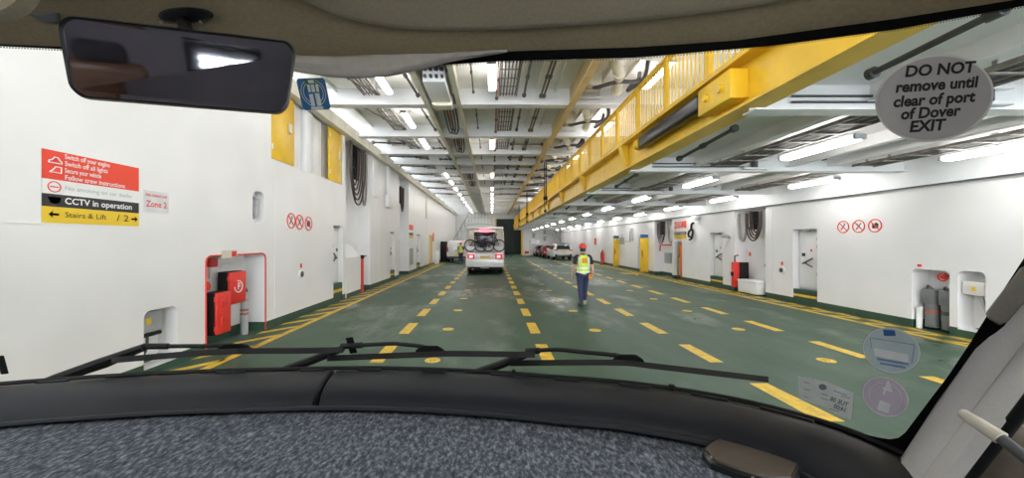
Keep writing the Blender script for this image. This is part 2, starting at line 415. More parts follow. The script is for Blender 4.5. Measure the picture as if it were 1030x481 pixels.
# ------------------------------------------------------------------ setting: side walls with recesses
def wall(name, xf, out, y0, y1, z0, z1, holes, extra=None):
    """xf: face, out: -1 wall lies to the left / +1 right"""
    ys = sorted({y0, y1} | {h[0] for h in holes} | {h[1] for h in holes}); zs = sorted({z0, z1, .18} | {h[2] for h in holes} | {h[3] for h in holes})
    def depth(y, z):
        for h in holes:
            if h[0] < y < h[1] and h[2] < z < h[3]: return h[4]
        return 0.0
    D = [[depth((ys[i] + ys[i + 1]) / 2, (zs[j] + zs[j + 1]) / 2) for j in range(len(zs) - 1)] for i in range(len(ys) - 1)]
    mb = MB(); X = lambda d: xf + out * d
    for i in range(len(ys) - 1):
        for j in range(len(zs) - 1):
            mb.mi = 1 if zs[j + 1] <= .181 else 0; d = D[i][j]
            mb.face([(X(d), ys[i], zs[j]), (X(d), ys[i + 1], zs[j]), (X(d), ys[i + 1], zs[j + 1]), (X(d), ys[i], zs[j + 1])])
            if i + 1 < len(ys) - 1 and D[i + 1][j] != d:
                e = D[i + 1][j]; mb.face([(X(d), ys[i + 1], zs[j]), (X(e), ys[i + 1], zs[j]), (X(e), ys[i + 1], zs[j + 1]), (X(d), ys[i + 1], zs[j + 1])])
            if j + 1 < len(zs) - 1 and D[i][j + 1] != d:
                e = D[i][j + 1]; mb.mi = 0
                mb.face([(X(d), ys[i], zs[j + 1]), (X(e), ys[i], zs[j + 1]), (X(e), ys[i + 1], zs[j + 1]), (X(d), ys[i + 1], zs[j + 1])])
    mb.mi = 0
    for h in holes:           # rounded top corners of niches
        if len(h) > 5 and h[5]:
            r = h[5]
            for yc, sgn in ((h[0], 1), (h[1], -1)):
                poly = [(xf, yc, h[3])] + [(xf, yc + sgn * (r - r * math.cos(a)), h[3] - r + r * math.sin(a)) for a in [math.pi / 2 * k / 7 for k in range(7, -1, -1)]]
                mb.prism(poly, (out * h[4], 0, 0))
                if h[2] > .1:
                    poly = [(xf, yc, h[2])] + [(xf, yc + sgn * (r - r * math.cos(a)), h[2] + r - r * math.sin(a)) for a in [math.pi / 2 * k / 7 for k in range(7, -1, -1)]]
                    mb.prism(poly, (out * h[4], 0, 0))
    bmesh.ops.remove_doubles(mb.bm, verts=mb.bm.verts[:], dist=1e-5)
    # give the wall a back so that it is a solid body
    mb.box((xf + out * .75, y0, z0), (xf + out * .85, y1, z1))
    if extra: extra(mb)
    return struct(mb.build(name, [M['white'], M['green']], smooth=False))

LH = [(5.15, 5.70, .10, .92, .3, .1), (6.26, 7.91, 0, 1.65, .45, .12), (11.3, 12.02, 0, 2.4, .2, .05), (12.22, 14.7, 0, 5.5, .5),
      (8.12, 12.02, 3.73, 5.45, .22), (17.6, 18.45, 0, 2.36, .2, .05), (19.2, 21.5, 0, 5.5, .5), (23.7, 25.0, 0, 2.36, .2, .05), (28.6, 29.7, 0, 2.3, .3, .05),
      (7.49, 7.90, 2.26, 2.94, .18, .16)]
RH = [(7.52, 8.20, 0, 1.30, .4, .1), (6.97, 7.39, .15, 1.32, .32, .1), (10.58, 11.44, 0, 2.27, .22, .05), (12.58, 14.18, 0, 3.06, .5),
      (14.9, 15.8, 0, 2.27, .22, .05), (18.1, 18.9, 0, 1.9, .4), (19.1, 21.2, 0, 3.06, .5), (22.4, 23.4, 0, 2.2, .4, .05), (27.4, 28.4, 0, 2.2, .4, .05)]
wall('wall_left', XL, -1, YB, YE, 0, 5.75, LH)
wall('wall_right', XR, 1, YB, YE, 0, 5.75, RH)
# weld seams
def seam(name, lo, hi): return struct(MB().box(lo, hi).build(name, M['white']))
k = 1
for lo, hi in [((XL, 1.0, 2.085), (XL + .006, 11.3, 2.10)), ((XL, 8.25, .2), (XL + .006, 8.27, 3.7)), ((XL, 15.9, .2), (XL + .006, 15.93, 5.5)), ((XL, 23.0, .2), (XL + .006, 23.03, 5.5)),
               ((XR - .006, 16.6, .2), (XR, 16.62, 3.0)), ((XR - .006, 12.28, .2), (XR, 12.30, 3.0)), ((XR - .006, 5, 2.98), (XR, 12.5, 3.0))]:
    seam('trim_%d' % k, lo, hi); k += 1
# dark edge line under the top girder of both walls
struct(MB().box((XL, YB, 5.40), (XL + .16, YE, 5.75)).box((XL, YB, 5.36), (XL + .2, YE, 5.40)).build('trim_%d' % k, M['cream'])); k += 1
mb = MB().box((XR - .12, YB, 3.10), (XR, YE, 3.85)); struct(mb.build('trim_%d' % k, M['whiteb'])); k += 1
struct(MB().box((XR - .13, YB, 3.08), (XR, YE, 3.10)).build('trim_%d' % k, M['dark'])); k += 1

# end of the deck
mb = MB().box((XL, YE, 0), (.45, YE + .3, 5.75)).box((3.95, YE, 0), (XR, YE + .3, 5.75)).box((.45, YE, 5.0), (3.95, YE + .3, 5.75))
mb.box((.15, YE + .3, 0), (.45, 59, 5.75)).box((4.6, YE + .3, 0), (4.9, 59, 5.75)); struct(mb.build('wall_end', M['white'], smooth=False))
mb = MB().box((.3, 58, 0), (4.8, 58.3, 5.75))
for i in range(5): mb.box((.5 + i * .95, 57.9, 0), (.6 + i * .95, 58, 5.7))
for i in range(4): mb.box((.45, 57.92, .8 + i * 1.3), (4.7, 58, .9 + i * 1.3))
struct(mb.build('door_1', M['fargreen'], smooth=False))
mb = MB().box((3.95, YE - .1, 0), (4.2, YE + .35, 4.0)).box((.45, YE - .05, 0), (.6, YE + .35, 5.0)); struct(mb.build('trim_%d' % k, M['yellow'])); k += 1

# ------------------------------------------------------------------ ceiling with beams
ceil = struct(MB().box((XL - .2, YB, ZC), (XR + .2, 58, ZC + .1)).build('ceiling', M['whited']))
BY = [9.9, 12.9, 15.5, 17.5, 19.7, 22.0, 24.9]
while BY[-1] < 47.5: BY.append(BY[-1] + 3.0)
BY = [7.2, 4.6, 2.0, -.6, -3.2] + BY
for y in sorted(BY):
    mb = MB().box((XL, y + .14, 5.6), (XR, y + .17, ZC)).box((XL, y + .02, 5.575), (XR, y + .30, 5.6))
    mb.build('cross_beam', M['whiteb'], ceil, smooth=False)
for x, wd, m in ((-1.72, .13, 'cream'), (-.88, .13, 'cream'), (2.12, .17, 'tan'), (5.6, .2, 'cream')):
    MB().box((x - .015, YB, 5.56), (x + .015, YE, ZC)).box((x - wd / 2, YB, 5.53), (x + wd / 2, YE, 5.56)).build('girder', M[m], ceil, smooth=False)
mb = MB().box((-1.72, YB, 5.9), (-.88, YE, 5.93)); mb.build('channel_plate', M['greyp'], ceil)
for x in (-4.2, -3.4, 1.2, 1.7, 2.8, 3.3):
    MB().box((x - .01, YB, 5.93), (x + .01, YE, ZC)).build('stringer', M['whited'], ceil, smooth=False)

# ------------------------------------------------------------------ ceiling lights
light0 = None
def ceiling_light(loc, lab, group):
    global light0
    if light0 is None:
        light0 = thing('ceiling_light', lab, 'light', loc, 0, group)
        MB().rbox((-.06, -.70, .045), (.06, .70, .09), .012, 2).box((-.02, -.05, .09), (.02, .05, .3)).build('housing', M['whiteb'], light0)
        MB().rbox((-.085, -.67, -.035), (.085, .67, .046), .035, 3).build('diffuser', M['tube'], light0)
        for y_ in (-.695, .695): MB().rbox((-.09, y_ - .025, -.02), (.09, y_ + .025, .06), .01, 1).build('end_cap', M['greym'], light0)
    else:
        dup(light0, loc, None, lab, group)
rows = [
    ('above the left lane', 'tube lights above the left lane', -2.6, 5.66, [2.8, 5.7, 8.7, 11.5, 14.2, 20.9, 23.5, 26.4, 29.4, 32.4, 35.4, 38.4, 41.4, 44.4, 47.4], 2),
    ('above the motorhome lane', 'tube lights above the middle lane', 0.0, 5.66, [2.8, 8.5, 14.3, 20.9, 26.4, 29.4, 32.4, 35.4, 38.4, 41.4, 44.4, 47.4], 1),
    ('above the yellow railing', 'tube lights above the yellow railing', 3.76, 5.66, [4.6, 8.4, 12.3, 16.2, 18.3, 23.1, 28.2, 33.2, 38.2], 1),
    ('under the yellow deck on its railing side', 'tube lights under the yellow deck, railing side', 5.32, 3.40, [2.4, 6.05, 9.5, 13.2, 17.0, 20.7, 24.5, 28.2, 32.0, 35.7, 39.5, 43.2, 46.9], 1),
    ('under the yellow deck beside the right wall', 'tube lights under the yellow deck, wall side', 8.3, 3.40, [2.6, 6.1, 9.6, 13.3, 17.0, 20.7, 24.5, 28.2, 32.0, 35.7, 39.5, 43.2, 46.9], 1)]
for wh, grp, x, z, ys, skip in rows:
    vis = 0
    for y in ys:
        if y < 6 and not (z < 4 and y > 5): lab = 'tube light %s, %s the cab' % (wh, ('just before' if y > 4 else 'straight over'))
        else: lab = 'tube light %s, %s from windscreen' % (wh, ORD[vis]); vis += 1
        ceiling_light((x, y, z), lab, grp)

# ------------------------------------------------------------------ ceiling services
def tray(name, x, w_, y0, y1, z, n, label, grp, red=False, m='dark'):
    t = thing(name, label, 'cables', (x, y0, z), 0, grp)
    ln = y1 - y0
    mb = MB()
    for sx in (0, w_): mb.box((sx - .012, 0, 0), (sx + .012, ln, .05))
    yy = .1
    while yy < ln: mb.box((0, yy, .0), (w_, yy + .04, .012)); yy += .45
    mb.build('tray_frame', M['pipe'], t)
    for i in range(n):
        xx = w_ * (i + .5) / n
        MB().tube([(xx, -.02, .035), (xx + .008, ln / 2, .03), (xx, ln + .02, .035)], .017, 6).build('cable', M['dark'] if i % 3 else M['pipe'], t)
    mb = MB()
    for yy in (.3, ln - .3):
        for sx in (0, w_): mb.box((sx - .008, yy - .02, .05), (sx + .008, yy + .02, .38))
    mb.build('hanger', M['steel'], t)
    return t
bays = [(7.55, 9.8), (10.25, 12.8), (13.25, 15.4), (15.85, 17.4), (17.85, 19.6), (20.1, 21.9), (22.4, 24.8), (25.3, 27.8), (28.3, 30.8)]
for i, (a, b) in enumerate(bays):
    if i in (0, 1, 2, 4, 5, 6, 7, 8):
        tray('cable_tray', .18, .46, a + .1, b - .05, 5.72, 6, 'cable tray beside the middle light row, %s ceiling bay ahead' % ORD[i], 'cable trays beside the middle lights')
    if i in (0, 1, 2, 3, 4, 5, 6, 7, 8):
        tray('cable_tray', -3.35, .40, a + .5, b - .1, 5.72, 5, 'cable tray left of the left light row, %s ceiling bay ahead' % ORD[i], 'cable trays beside the left lights')
def pipe_run(name, pts, r, m, label, grp, fit=True):
    t = thing(name, label, 'pipe', pts[0], 0, grp)
    MB().tube(pts, r, 8).build('pipe', M[m], t, world=True)
    if fit:
        mb = MB(); p0 = Vector(pts[0]); p1 = Vector(pts[-1])
        for q_ in (p0, p1): mb.cyl(q_ + Vector((0, -.03, 0)), q_ + Vector((0, .03, 0)), r * 1.9, 10)
        mb.cyl((p0 + p1) / 2 + Vector((0, -.05, 0)), (p0 + p1) / 2 + Vector((0, .05, 0)), r * 1.6, 10)
        mb.build('flange', M['dark'], t, world=True)
    return t
for i, (a, b) in enumerate(bays[:7]):
    bay = ORD[i] + ' bay ahead'
    pipe_run('service_pipe', [(.12, a, 5.70), (.12, b, 5.70)], .025, 'redp', 'thin red brown pipe along the middle cable tray, in the ' + bay, 'red brown pipes overhead')
    pipe_run('service_pipe', [(-.48, a, 5.85), (-.48, (a + b) / 2, 5.85), (-.48, b - .3, 5.74)], .018, 'dark', 'thin dark sprinkler pipe left of the middle lights, in the ' + bay, 'dark sprinkler pipes overhead')
    pipe_run('service_pipe', [(.82, a, 5.74), (.84, b - .1, 5.74)], .03, 'dark', 'dark pipe right of the middle cable tray, in the ' + bay, 'dark pipes overhead')
    pipe_run('service_pipe', [(1.28, a, 5.76), (1.28, b - .1, 5.72)], .028, 'dark', 'dark valve pipe pair, left pipe, before the tan girder in the ' + bay, 'dark pipes overhead')
    pipe_run('service_pipe', [(1.36, a, 5.76), (1.36, b - .1, 5.72)], .028, 'dark', 'dark valve pipe pair, right pipe, before the tan girder in the ' + bay, 'dark pipes overhead')
    pipe_run('service_pipe', [(-2.1, a, 5.80), (-1.95, b - .1, 5.74)], .03, 'dark', 'dark hose like pipe left of the winch channel, in the ' + bay, 'dark pipes overhead')
    pipe_run('service_pipe', [(-3.75, a + .2, 5.75), (-3.0, b - .2, 5.75)], .028, 'pipe', 'grey brown pipe crossing left of the lights, in the ' + bay, 'grey pipes overhead')
    if i < 6:
        # white vent pipes and dark elbows between tan girder and railing
        t = thing('vent_pipe', 'fat cream vent pipe with elbow beyond the tan girder, in the ' + bay, 'pipe', (2.75, a + .2, 5.6), 0, 'cream vent pipes overhead')
        MB().tube(cat_rom([(2.55, a + .25, 6.0), (2.62, a + .35, 5.74), (2.85, a + .75, 5.68), (3.15, b - .45, 5.68), (3.2, b - .3, 5.95)], 14), .11, 12).build('duct', M['cream'], t, world=True)
        mb = MB().cyl((2.84, a + .7, 5.68), (2.86, a + .78, 5.68), .145, 14).cyl((3.1, b - .6, 5.68), (3.13, b - .52, 5.68), .145, 14); mb.build('collar', M['cream'], t, world=True)
        t = thing('service_hose', 'dark bent hose beside the cream vent pipe, in the ' + bay, 'hose', (3.4, a + .3, 5.6), 0, 'dark bent hoses overhead')
        MB().tube(cat_rom([(3.25, a + .2, 5.95), (3.35, a + .4, 5.72), (3.5, a + 1.0, 5.66), (3.42, b - .5, 5.7), (3.6, b - .35, 5.95)], 14), .05, 8).build('hose', M['dark'], t, world=True)
        mb = MB()
        mb.tube([(2.3, b - .05, 5.95), (2.3, b - .05, 5.7), (2.85, b - .05, 5.7), (2.85, b - .05, 5.95)], .03, 8)
        tag(mb.build('pipe_loop', M['whiteb']), 'white square pipe loop beside the tan girder, ' + bay, 'pipe', 'white pipe loops')
for i, (a, b) in enumerate(bays):
    bay = ORD[i] + ' bay ahead'; ym = (a + b) / 2
    if i >= 2:
        pipe_run('service_pipe', [(-4.6, ym, 5.74), (-3.4, ym, 5.70)], .035, 'dark', 'dark pipe running out from the left wall top, in the ' + bay, 'dark cross pipes overhead')
        pipe_run('service_pipe', [(-2.4, b - .25, 5.72), (-1.85, b - .25, 5.72)], .03, 'dark', 'short dark cross pipe left of the winch channel, in the ' + bay, 'dark cross pipes overhead')
        pipe_run('service_pipe', [(.75, ym + .2, 5.72), (1.95, ym + .2, 5.72)], .03, 'pipe', 'grey cross pipe just before the tan girder, in the ' + bay, 'grey cross pipes overhead')
    t = thing('duct_box', 'cream ventilation duct box hung beyond the tan girder, in the ' + bay, 'duct', (3.3, ym, 5.6), 0, 'cream duct boxes overhead')
    MB().rbox((2.3, ym + .1, 5.62), (2.62, ym + .55, 5.98), .03, 2).build('casing', M['cream'], t, world=True)
    MB().rbox((2.27, ym + .28, 5.60), (2.65, ym + .34, 6.0), .01, 1).build('flange', M['greym'], t, world=True)
    MB().tube(cat_rom([(2.46, ym + .3, 5.64), (2.5, ym + .1, 5.56), (2.9, ym - .1, 5.6), (3.35, ym - .1, 5.62), (3.5, ym + .1, 5.9)], 12), .045, 8).build('hose', M['dark'], t, world=True)
    if i > 2:
        pipe_run('service_pipe', [(2.3, b - .2, 5.66), (3.7, b - .2, 5.66)], .05, 'dark', 'dark cross pipe between tan girder and railing, in the ' + bay, 'dark cross pipes overhead')
# winch gear in the channel between the two cream girders
t = thing('cable_sheave_box', 'white pulley box with rows of dark bolts hanging between the two cream girders', 'winch box', (-1.3, 8.7, 5.5))
MB().rbox((-1.55, 8.2, 5.44), (-1.04, 9.4, 5.86), .03, 2).build('casing', M['whiteb'], t, world=True)
MB().rbox((-1.52, 9.4, 5.36), (-1.02, 9.75, 5.66), .03, 2).build('lip', M['cream'], t, world=True)
for ix in range(4):
    for iy in range(2):
        MB().cyl((-1.48 + ix * .125, 8.12, 5.55 + iy * .16), (-1.48 + ix * .125, 8.24, 5.55 + iy * .16), .035, 10).build('bolt', M['dark'], t, world=True)
for i in range(5):
    o = MB().tube(cat_rom([(-1.6 + i * .14, 6.0, 5.75 + .02 * (i % 2)), (-1.55 + i * .13, 7.2, 5.62), (-1.5 + i * .12, 8.3, 5.72)], 10), .028, 8).build('winch_cable', M['dark'])
    tag(o, 'dark winch cable running into the white pulley box, %s from the left' % ORD[i], 'cable', 'winch cables')
for j, (y0, y1) in enumerate(((10.3, 12.4), (13.2, 15.0), (19.9, 21.5), (22.4, 24.2))):
    t = thing('hydraulic_hose_loop', 'bundle of dark looped hoses between the cream girders, %s beyond the pulley box' % ORD[j], 'hose', (-1.3, y0, 5.5), 0, 'hose loops in the winch channel')
    for i in range(3):
        x = -1.42 + i * .09
        MB().tube(cat_rom([(x, y0, 5.86), (x, y0 + .6, 5.75), (x + .02, y1 - .25, 5.52 - .02 * i), (x + .1, y1 - .1, 5.55), (x + .14, y1 - .4, 5.7), (x + .16, y0 + .5, 5.86)], 20), .024, 8).build('hose', M['dark'], t, world=True)
    MB().tube([(-1.3, y0 + .3, 5.72), (-1.28, y1 - .5, 5.62)], .018, 6).build('red_hose', M['red'], t, world=True)

# ------------------------------------------------------------------ hoistable yellow car deck on the right
XD = 3.0; ZG0 = 3.5; ZG1 = 4.03; YD0, YD1 = .6, 50.2
hd = thing('hoistable_car_deck', 'long yellow edged hoistable car deck hanging along the right side', 'car deck', (XD, YD0, ZG0))
mb = MB().box((XD, YD0, ZG0), (XD + .03, YD1, ZG1)).box((XD - .18, YD0, ZG1 - .03), (XD + .12, YD1, ZG1 + .02)).box((XD - .10, YD0, ZG0 - .03), (XD + .2, YD1, ZG0)).box((XD - .05, YD0, ZG1 + .02), (XD + .02, YD1, ZG1 + .14))
mb.build('edge_girder', M['yellow'], hd, world=True, smooth=False)
MB().box((XD + .03, YD0, 3.74), (9.05, YD1, 4.0)).build('deck_plate', M['greyp'], hd, world=True)
by = [.75 + 3.75 * i - .15 for i in range(14)]
for y in by:
    MB().box((XD + .03, y, 3.44), (9.02, y + .02, 3.74)).box((XD + .03, y - .1, 3.42), (9.02, y + .12, 3.44)).build('cross_beam', M['whiteb'], hd, world=True, smooth=False)
for x in (4.45, 6.5, 7.35):
    MB().box((x - .01, YD0, 3.54), (x + .01, YD1, 3.74)).box((x - .07, YD0, 3.53), (x + .07, YD1, 3.545)).build('stringer', M['greyp'], hd, world=True, smooth=False)
for y in by:
    if 4 < y < 5: continue
    mb = MB().prism([(XD - .01, y, ZG0), (XD - .04, y, ZG0 + .02), (XD - .17, y, ZG1 - .03), (XD - .01, y, ZG1 - .03)], (0, .03, 0))
    mb.prism([(XD - .01, y + .03, ZG0 + .02), (XD - .04, y + .03, ZG0 + .02), (XD - .17, y + .03, ZG1 - .03), (XD - .01, y + .03, ZG1 - .03)], (0, .19, 0))
    mb.build('bracket', M['yellow'], hd, world=True, smooth=False)
    mb = MB()
y = 2.6; pk = .118; ZR = 5.06
while y < YD1 - .6:
    MB().rbox((XD - .035, y - .04, ZG1), (XD + .035, y + .04, ZR), .008, 1).build('railing_post', M['yellow'], hd, world=True)
    mb = MB(); yy = y + pk
    while yy < y + 1.2:
        mb.cyl((XD, yy, ZG1 + .1), (XD, yy, ZR - .06), .012, 6); yy += pk
    mb.box((XD - .015, y + .04, ZG1 + .08), (XD + .015, y + 1.21, ZG1 + .12)).box((XD - .012, y + .04, ZR - .10), (XD + .012, y + 1.21, ZR - .06))
    mb.build('railing_panel', M['yellow'], hd, world=True)
    y += 1.25
MB().rbox((XD - .03, 2.5, ZR - .03), (XD + .03, y, ZR + .02), .012, 2).build('top_rail', M['yellow'], hd, world=True)
MB().rbox((XD - .2, 5.02, 3.68), (XD - .04, 7.15, 3.92), .05, 3).build('roller', M['blackg'], hd, world=True)
mb = MB().cyl((XD - .12, 7.1, 3.80), (XD - .12, 7.28, 3.80), .11, 16).cyl((XD - .12, 7.2, 3.80), (XD - .12, 7.34, 3.80), .06, 12); mb.build('roller_end', M['yellow'], hd, world=True)
mb = MB().rbox((XD - .22, 4.32, 3.58), (XD, 5.0, 3.93), .015, 2); mb.build('lug_box', M['yellow'], hd, world=True)
for yy in (4.5, 4.8): MB().cyl((XD - .26, yy, 3.76), (XD - .21, yy, 3.76), .05, 12).build('pin', M['yellow'], hd, world=True)
# end rail seen far away
mb = MB()
for i in range(12): mb.cyl((XD + i * .5, YD1 - .1, ZG1), (XD + i * .5, YD1 - .1, ZR), .02, 6)
mb.box((XD, YD1 - .13, ZR - .03), (9, YD1 - .07, ZR + .02)); mb.build('end_railing', M['yellow'], hd, world=True)
# services under the deck
for i in range(0, 6):
    a, b = by[i] + .35, by[i + 1] - .4
    tray('cable_tray', 4.62, .48, a - .3, b + .1, 3.47, 8, 'dark cable tray under the yellow deck, railing side, %s bay ahead' % ORD[i], 'cable trays under the yellow deck')
    tray('cable_tray', 7.6, .45, a - .3, b + .1, 3.47, 8, 'dark cable tray under the yellow deck, wall side, %s bay ahead' % ORD[i], 'cable trays under the yellow deck')
    pipe_run('service_pipe', [(3.6, a + .8, 3.58), (3.75, b - .3, 3.56)], .03, 'dark', 'short dark pipe under the yellow deck near its edge, %s bay ahead' % ORD[i], 'dark pipes under the yellow deck')
    pipe_run('service_pipe', [(6.9, a, 3.66), (6.9, b, 3.64)], .03, 'greym', 'grey pipe under the middle of the yellow deck, %s bay ahead' % ORD[i], 'grey pipes under the yellow deck')
for i in (1, 2, 3):
    yb = by[i] - .03
    for z in (3.60, 3.53):
        o = MB().tube([(3.5, yb, z), (5.5, yb, z)], .014, 6).build('wire_rope', M['dark'])
        tag(o, '%s dark wire rope on the %s cross beam under the yellow deck' % ('upper' if z > 3.55 else 'lower', ORD[i - 1]), 'rope', 'wire ropes under the yellow deck')
    t = thing('sheave', 'white cable sheave block on the %s cross beam under the yellow deck' % ORD[i - 1], 'pulley', (5.6, yb, 3.5), 0, 'sheave blocks under the yellow deck')
    MB().rbox((5.42, yb - .12, 3.46), (5.95, yb - .02, 3.50), .01, 1).rbox((5.42, yb - .12, 3.64), (5.95, yb - .02, 3.68), .01, 1).build('bracket', M['whiteb'], t, world=True)
    mb = MB().cyl((5.68, yb - .07, 3.51), (5.68, yb - .07, 3.63), .06, 16); mb.build('wheel', M['dark'], t, world=True)
# suspension wires
for i, (x, y, zt, zb, r) in enumerate(((2.45, 17.0, 5.55, 3.25, .05), (2.6, 27.5, 5.55, 3.3, .05), (2.7, 37.0, 5.55, 3.4, .05))):
    t = thing('hoist_chain', 'black hoist chain hanging beside the yellow railing, %s from the windscreen' % ORD[i], 'chain', (x, y, zb), 0, 'hoist chains beside the railing')
    MB().tube([(x - .035, y, zt), (x - .035, y, zb + .1)], .022, 8).tube([(x + .04, y, zt), (x + .04, y, zb + .35)], .02, 8).build('chain', M['black'], t, world=True)
    mb = MB().rbox((x - .09, y - .07, zb + .55), (x + .09, y + .07, zb + .72), .02, 2).rbox((x - .07, y - .05, zb), (x + .05, y + .05, zb + .12), .02, 2); mb.build('hook_block', M['black'], t, world=True)
# ------------------------------------------------------------------ wall signs
def on_left(y, z, off=0.006): return Vector((XL + off, y, z))
def sign_fn_left(y0, zc, off):
    return lambda u, v: Vector((XL + off, y0 + u, zc + v))
def sign_fn_right(y0, zc, off):
    return lambda u, v: Vector((XR - off, y0 - u, zc + v))
def notice_board(name, label, fn, W, H, txt=True, grp=None, ysc=1.0):
    t = thing(name, label, 'sign', fn(.02)(W / 2, -H / 2), 0, grp)
    def panel(nm, m, v0, v1, o=.008):
        f0 = fn(0.0); f1 = fn(o)
        mb = MB(); A = [(0, v0), (W, v0), (W, v1), (0, v1)]
        mb.loft([[f0(*a) for a in A], [f1(*a) for a in A]]); return mb.build(nm, m, t, world=True, smooth=False)
    panel('backing', M['signw'], -.015, H + .015, .004)
    red = panel('red_panel', M['redsign'], H * .60, H); wh = panel('white_panel', M['signw'], H * .40, H * .60); bk = panel('black_panel', M['signb'], H * .225, H * .40); ye = panel('yellow_panel', M['signy'], 0, H * .225)
    if txt:
        f = fn(.0115)
        mb = MB()
        for i, s_ in enumerate(('Switch off your engine', 'Switch off all lights', 'Secure your vehicle', 'Follow crew instructions')):
            add_text(mb, s_, H * .095, lambda u, v, i=i: f(W * .19 + u, H * (.945 - .098 * i) + v), bold=.001, align='LEFT', sx=(.80, .92, .72, 1.0)[i] * .90)
        def ln(pts, r=.006):
            mb.tube([f(*p) for p in pts], r, 5)
        ln([(.05 * W, H * .83), (.055 * W, H * .86), (.08 * W, H * .87), (.10 * W, H * .91), (.13 * W, H * .91), (.15 * W, H * .87), (.165 * W, H * .86), (.165 * W, H * .83), (.05 * W, H * .83)])
        ln([(.06 * W, H * .70), (.16 * W, H * .70), (.16 * W, H * .78), (.11 * W, H * .78), (.09 * W, H * .74), (.06 * W, H * .70)])
        mb.build('white_lettering', M['signw'], red, world=True, smooth=False)
        mb = MB(); add_text(mb, 'No smoking on car decks', H * .085, lambda u, v: f(W * .19 + u, H * .50 + v), align='LEFT', sx=1.1); mb.build('black_lettering', M['greym'], wh, world=True, smooth=False)
        mb = MB(); ln2 = [f(W * .10 + .055 * W * math.cos(a), H * .50 + .07 * H * math.sin(a)) for a in [2 * math.pi * k / 20 for k in range(20)]]
        mb.tube(ln2, .006, 5, close=True).tube([f(W * .065, H * .5), f(W * .135, H * .5)], .006, 5); mb.build('prohibition_ring', M['red'], wh, world=True)
        mb = MB(); add_text(mb, 'CCTV in operation', H * .125, lambda u, v: f(W * .19 + u, H * .315 + v), align='LEFT', bold=.002, sx=1.0)
        mb.loft([[f(.04 * W, H * .36), f(.16 * W, H * .36), f(.145 * W, H * .29), f(.11 * W, H * .262), f(.07 * W, H * .28)], [f(.041 * W, H * .359), f(.159 * W, H * .359), f(.144 * W, H * .291), f(.11 * W, H * .263), f(.071 * W, H * .281)]])
        mb.build('white_lettering', M['signw'], bk, world=True, smooth=False)
        mb = MB(); add_text(mb, 'Stairs & Lift', H * .11, lambda u, v: f(W * .19 + u, H * .12 + v), align='LEFT', sx=1.1); add_text(mb, '/ 2', H * .15, lambda u, v: f(W * .72 + u, H * .12 + v), align='LEFT', sx=1.3)
        for x0, x1 in ((.14, .05), (.90, .98)):
            s_ = 1 if x1 > x0 else -1
            mb.loft([[f(W * x0, H * .135), f(W * (x1 - s_ * .03), H * .135), f(W * (x1 - s_ * .04), H * .175), f(W * x1, H * .12), f(W * (x1 - s_ * .04), H * .065), f(W * (x1 - s_ * .03), H * .105), f(W * x0, H * .105)],
                     [f(W * x0, H * .134), f(W * (x1 - s_ * .03), H * .134), f(W * (x1 - s_ * .04), H * .174), f(W * x1, H * .12), f(W * (x1 - s_ * .04), H * .066), f(W * (x1 - s_ * .03), H * .106), f(W * x0, H * .106)]])
        mb.build('black_lettering', M['inkb'], ye, world=True, smooth=False)
    return t
notice_board('notice_board', 'large red, white, black and yellow notice board on the near left wall', lambda o: (lambda u, v: Vector((XL + o, 3.98 + u, 2.105 + v))), 1.09, .80)
notice_board('notice_board', 'small red, black and yellow notice board above the orange hoses on the right wall', lambda o: (lambda u, v: Vector((XR - o, 18.85 - u, 2.03 + v))), 1.15, .86)
notice_board('notice_board', 'small red, black and yellow notice board on the left wall past the far cable bay', lambda o: (lambda u, v: Vector((XL + o, 21.6 + u, 2.1 + v))), 1.1, .80, False)

t = thing('zone_sign', 'small white Zone 2 sign in red letters beside the big notice board', 'sign', (XL, 5.34, 2.5))
MB().box((XL, 5.14, 2.32), (XL + .006, 5.54, 2.62)).build('plate', mat('zone_plate', (.66, .67, .69), .4), t, world=True)
mb = MB(); f = lambda u, v: Vector((XL + .008, 5.34 + u, 2.47 + v))
add_text(mb, 'FIRE DRENCHER', .05, lambda u, v: f(u, .085 + v), sx=.95, bold=.001); add_text(mb, 'Zone 2', .125, lambda u, v: f(u, -.04 + v), sx=.9, bold=.002)
mb.build('red_lettering', M['red'], t, world=True, smooth=False)

def prohibition(side, y, z, r, kind, label):
    X0 = XL if side < 0 else XR; d = 1 if side < 0 else -1
    P = lambda u, v, o: Vector((X0 + d * o, y - side * u * (1), z + v))
    t = thing('prohibition_sign', label, 'sign', (X0, y, z), 0, 'round prohibition signs')
    n = 32; c = [(r * math.cos(2 * math.pi * k / n), r * math.sin(2 * math.pi * k / n)) for k in range(n)]
    MB().loft([[P(a, b, 0) for a, b in c], [P(a, b, .006) for a, b in c]]).build('disc', M['signw'], t, world=True)
    MB().tube([P(a * .92, b * .92, .009) for a, b in c], r * .085, 6, close=True).tube([P(-r * .62, r * .62, .011), P(r * .62, -r * .62, .011)], r * .075, 6).build('red_ring', M['red'], t, world=True)
    mb = MB()
    if kind == 0: mb.tube([P(-.35 * r, -.45 * r, .008), P(.3 * r, .45 * r, .008)], r * .07, 6).tube([P(.3 * r, .45 * r, .008), P(.1 * r, .6 * r, .008)], r * .05, 5)
    elif kind == 1:
        mb.tube([P(-.4 * r, -.5 * r, .008), P(.4 * r, .5 * r, .008)], r * .07, 6).tube([P(-.4 * r, .5 * r, .008), P(.15 * r, -.05 * r, .008), P(.45 * r, -.45 * r, .008)], r * .06, 5)
    else:
        pl = [(-.4, -.4), (.42, -.4), (.5, .2), (.15, .5), (-.1, .25), (-.45, .35)]
        mb.loft([[P(a * r, b * r, .005) for a, b in pl], [P(a * r, b * r, .0085) for a, b in pl]])
    mb.build('pictogram', M['signb'], t, world=True, smooth=False)
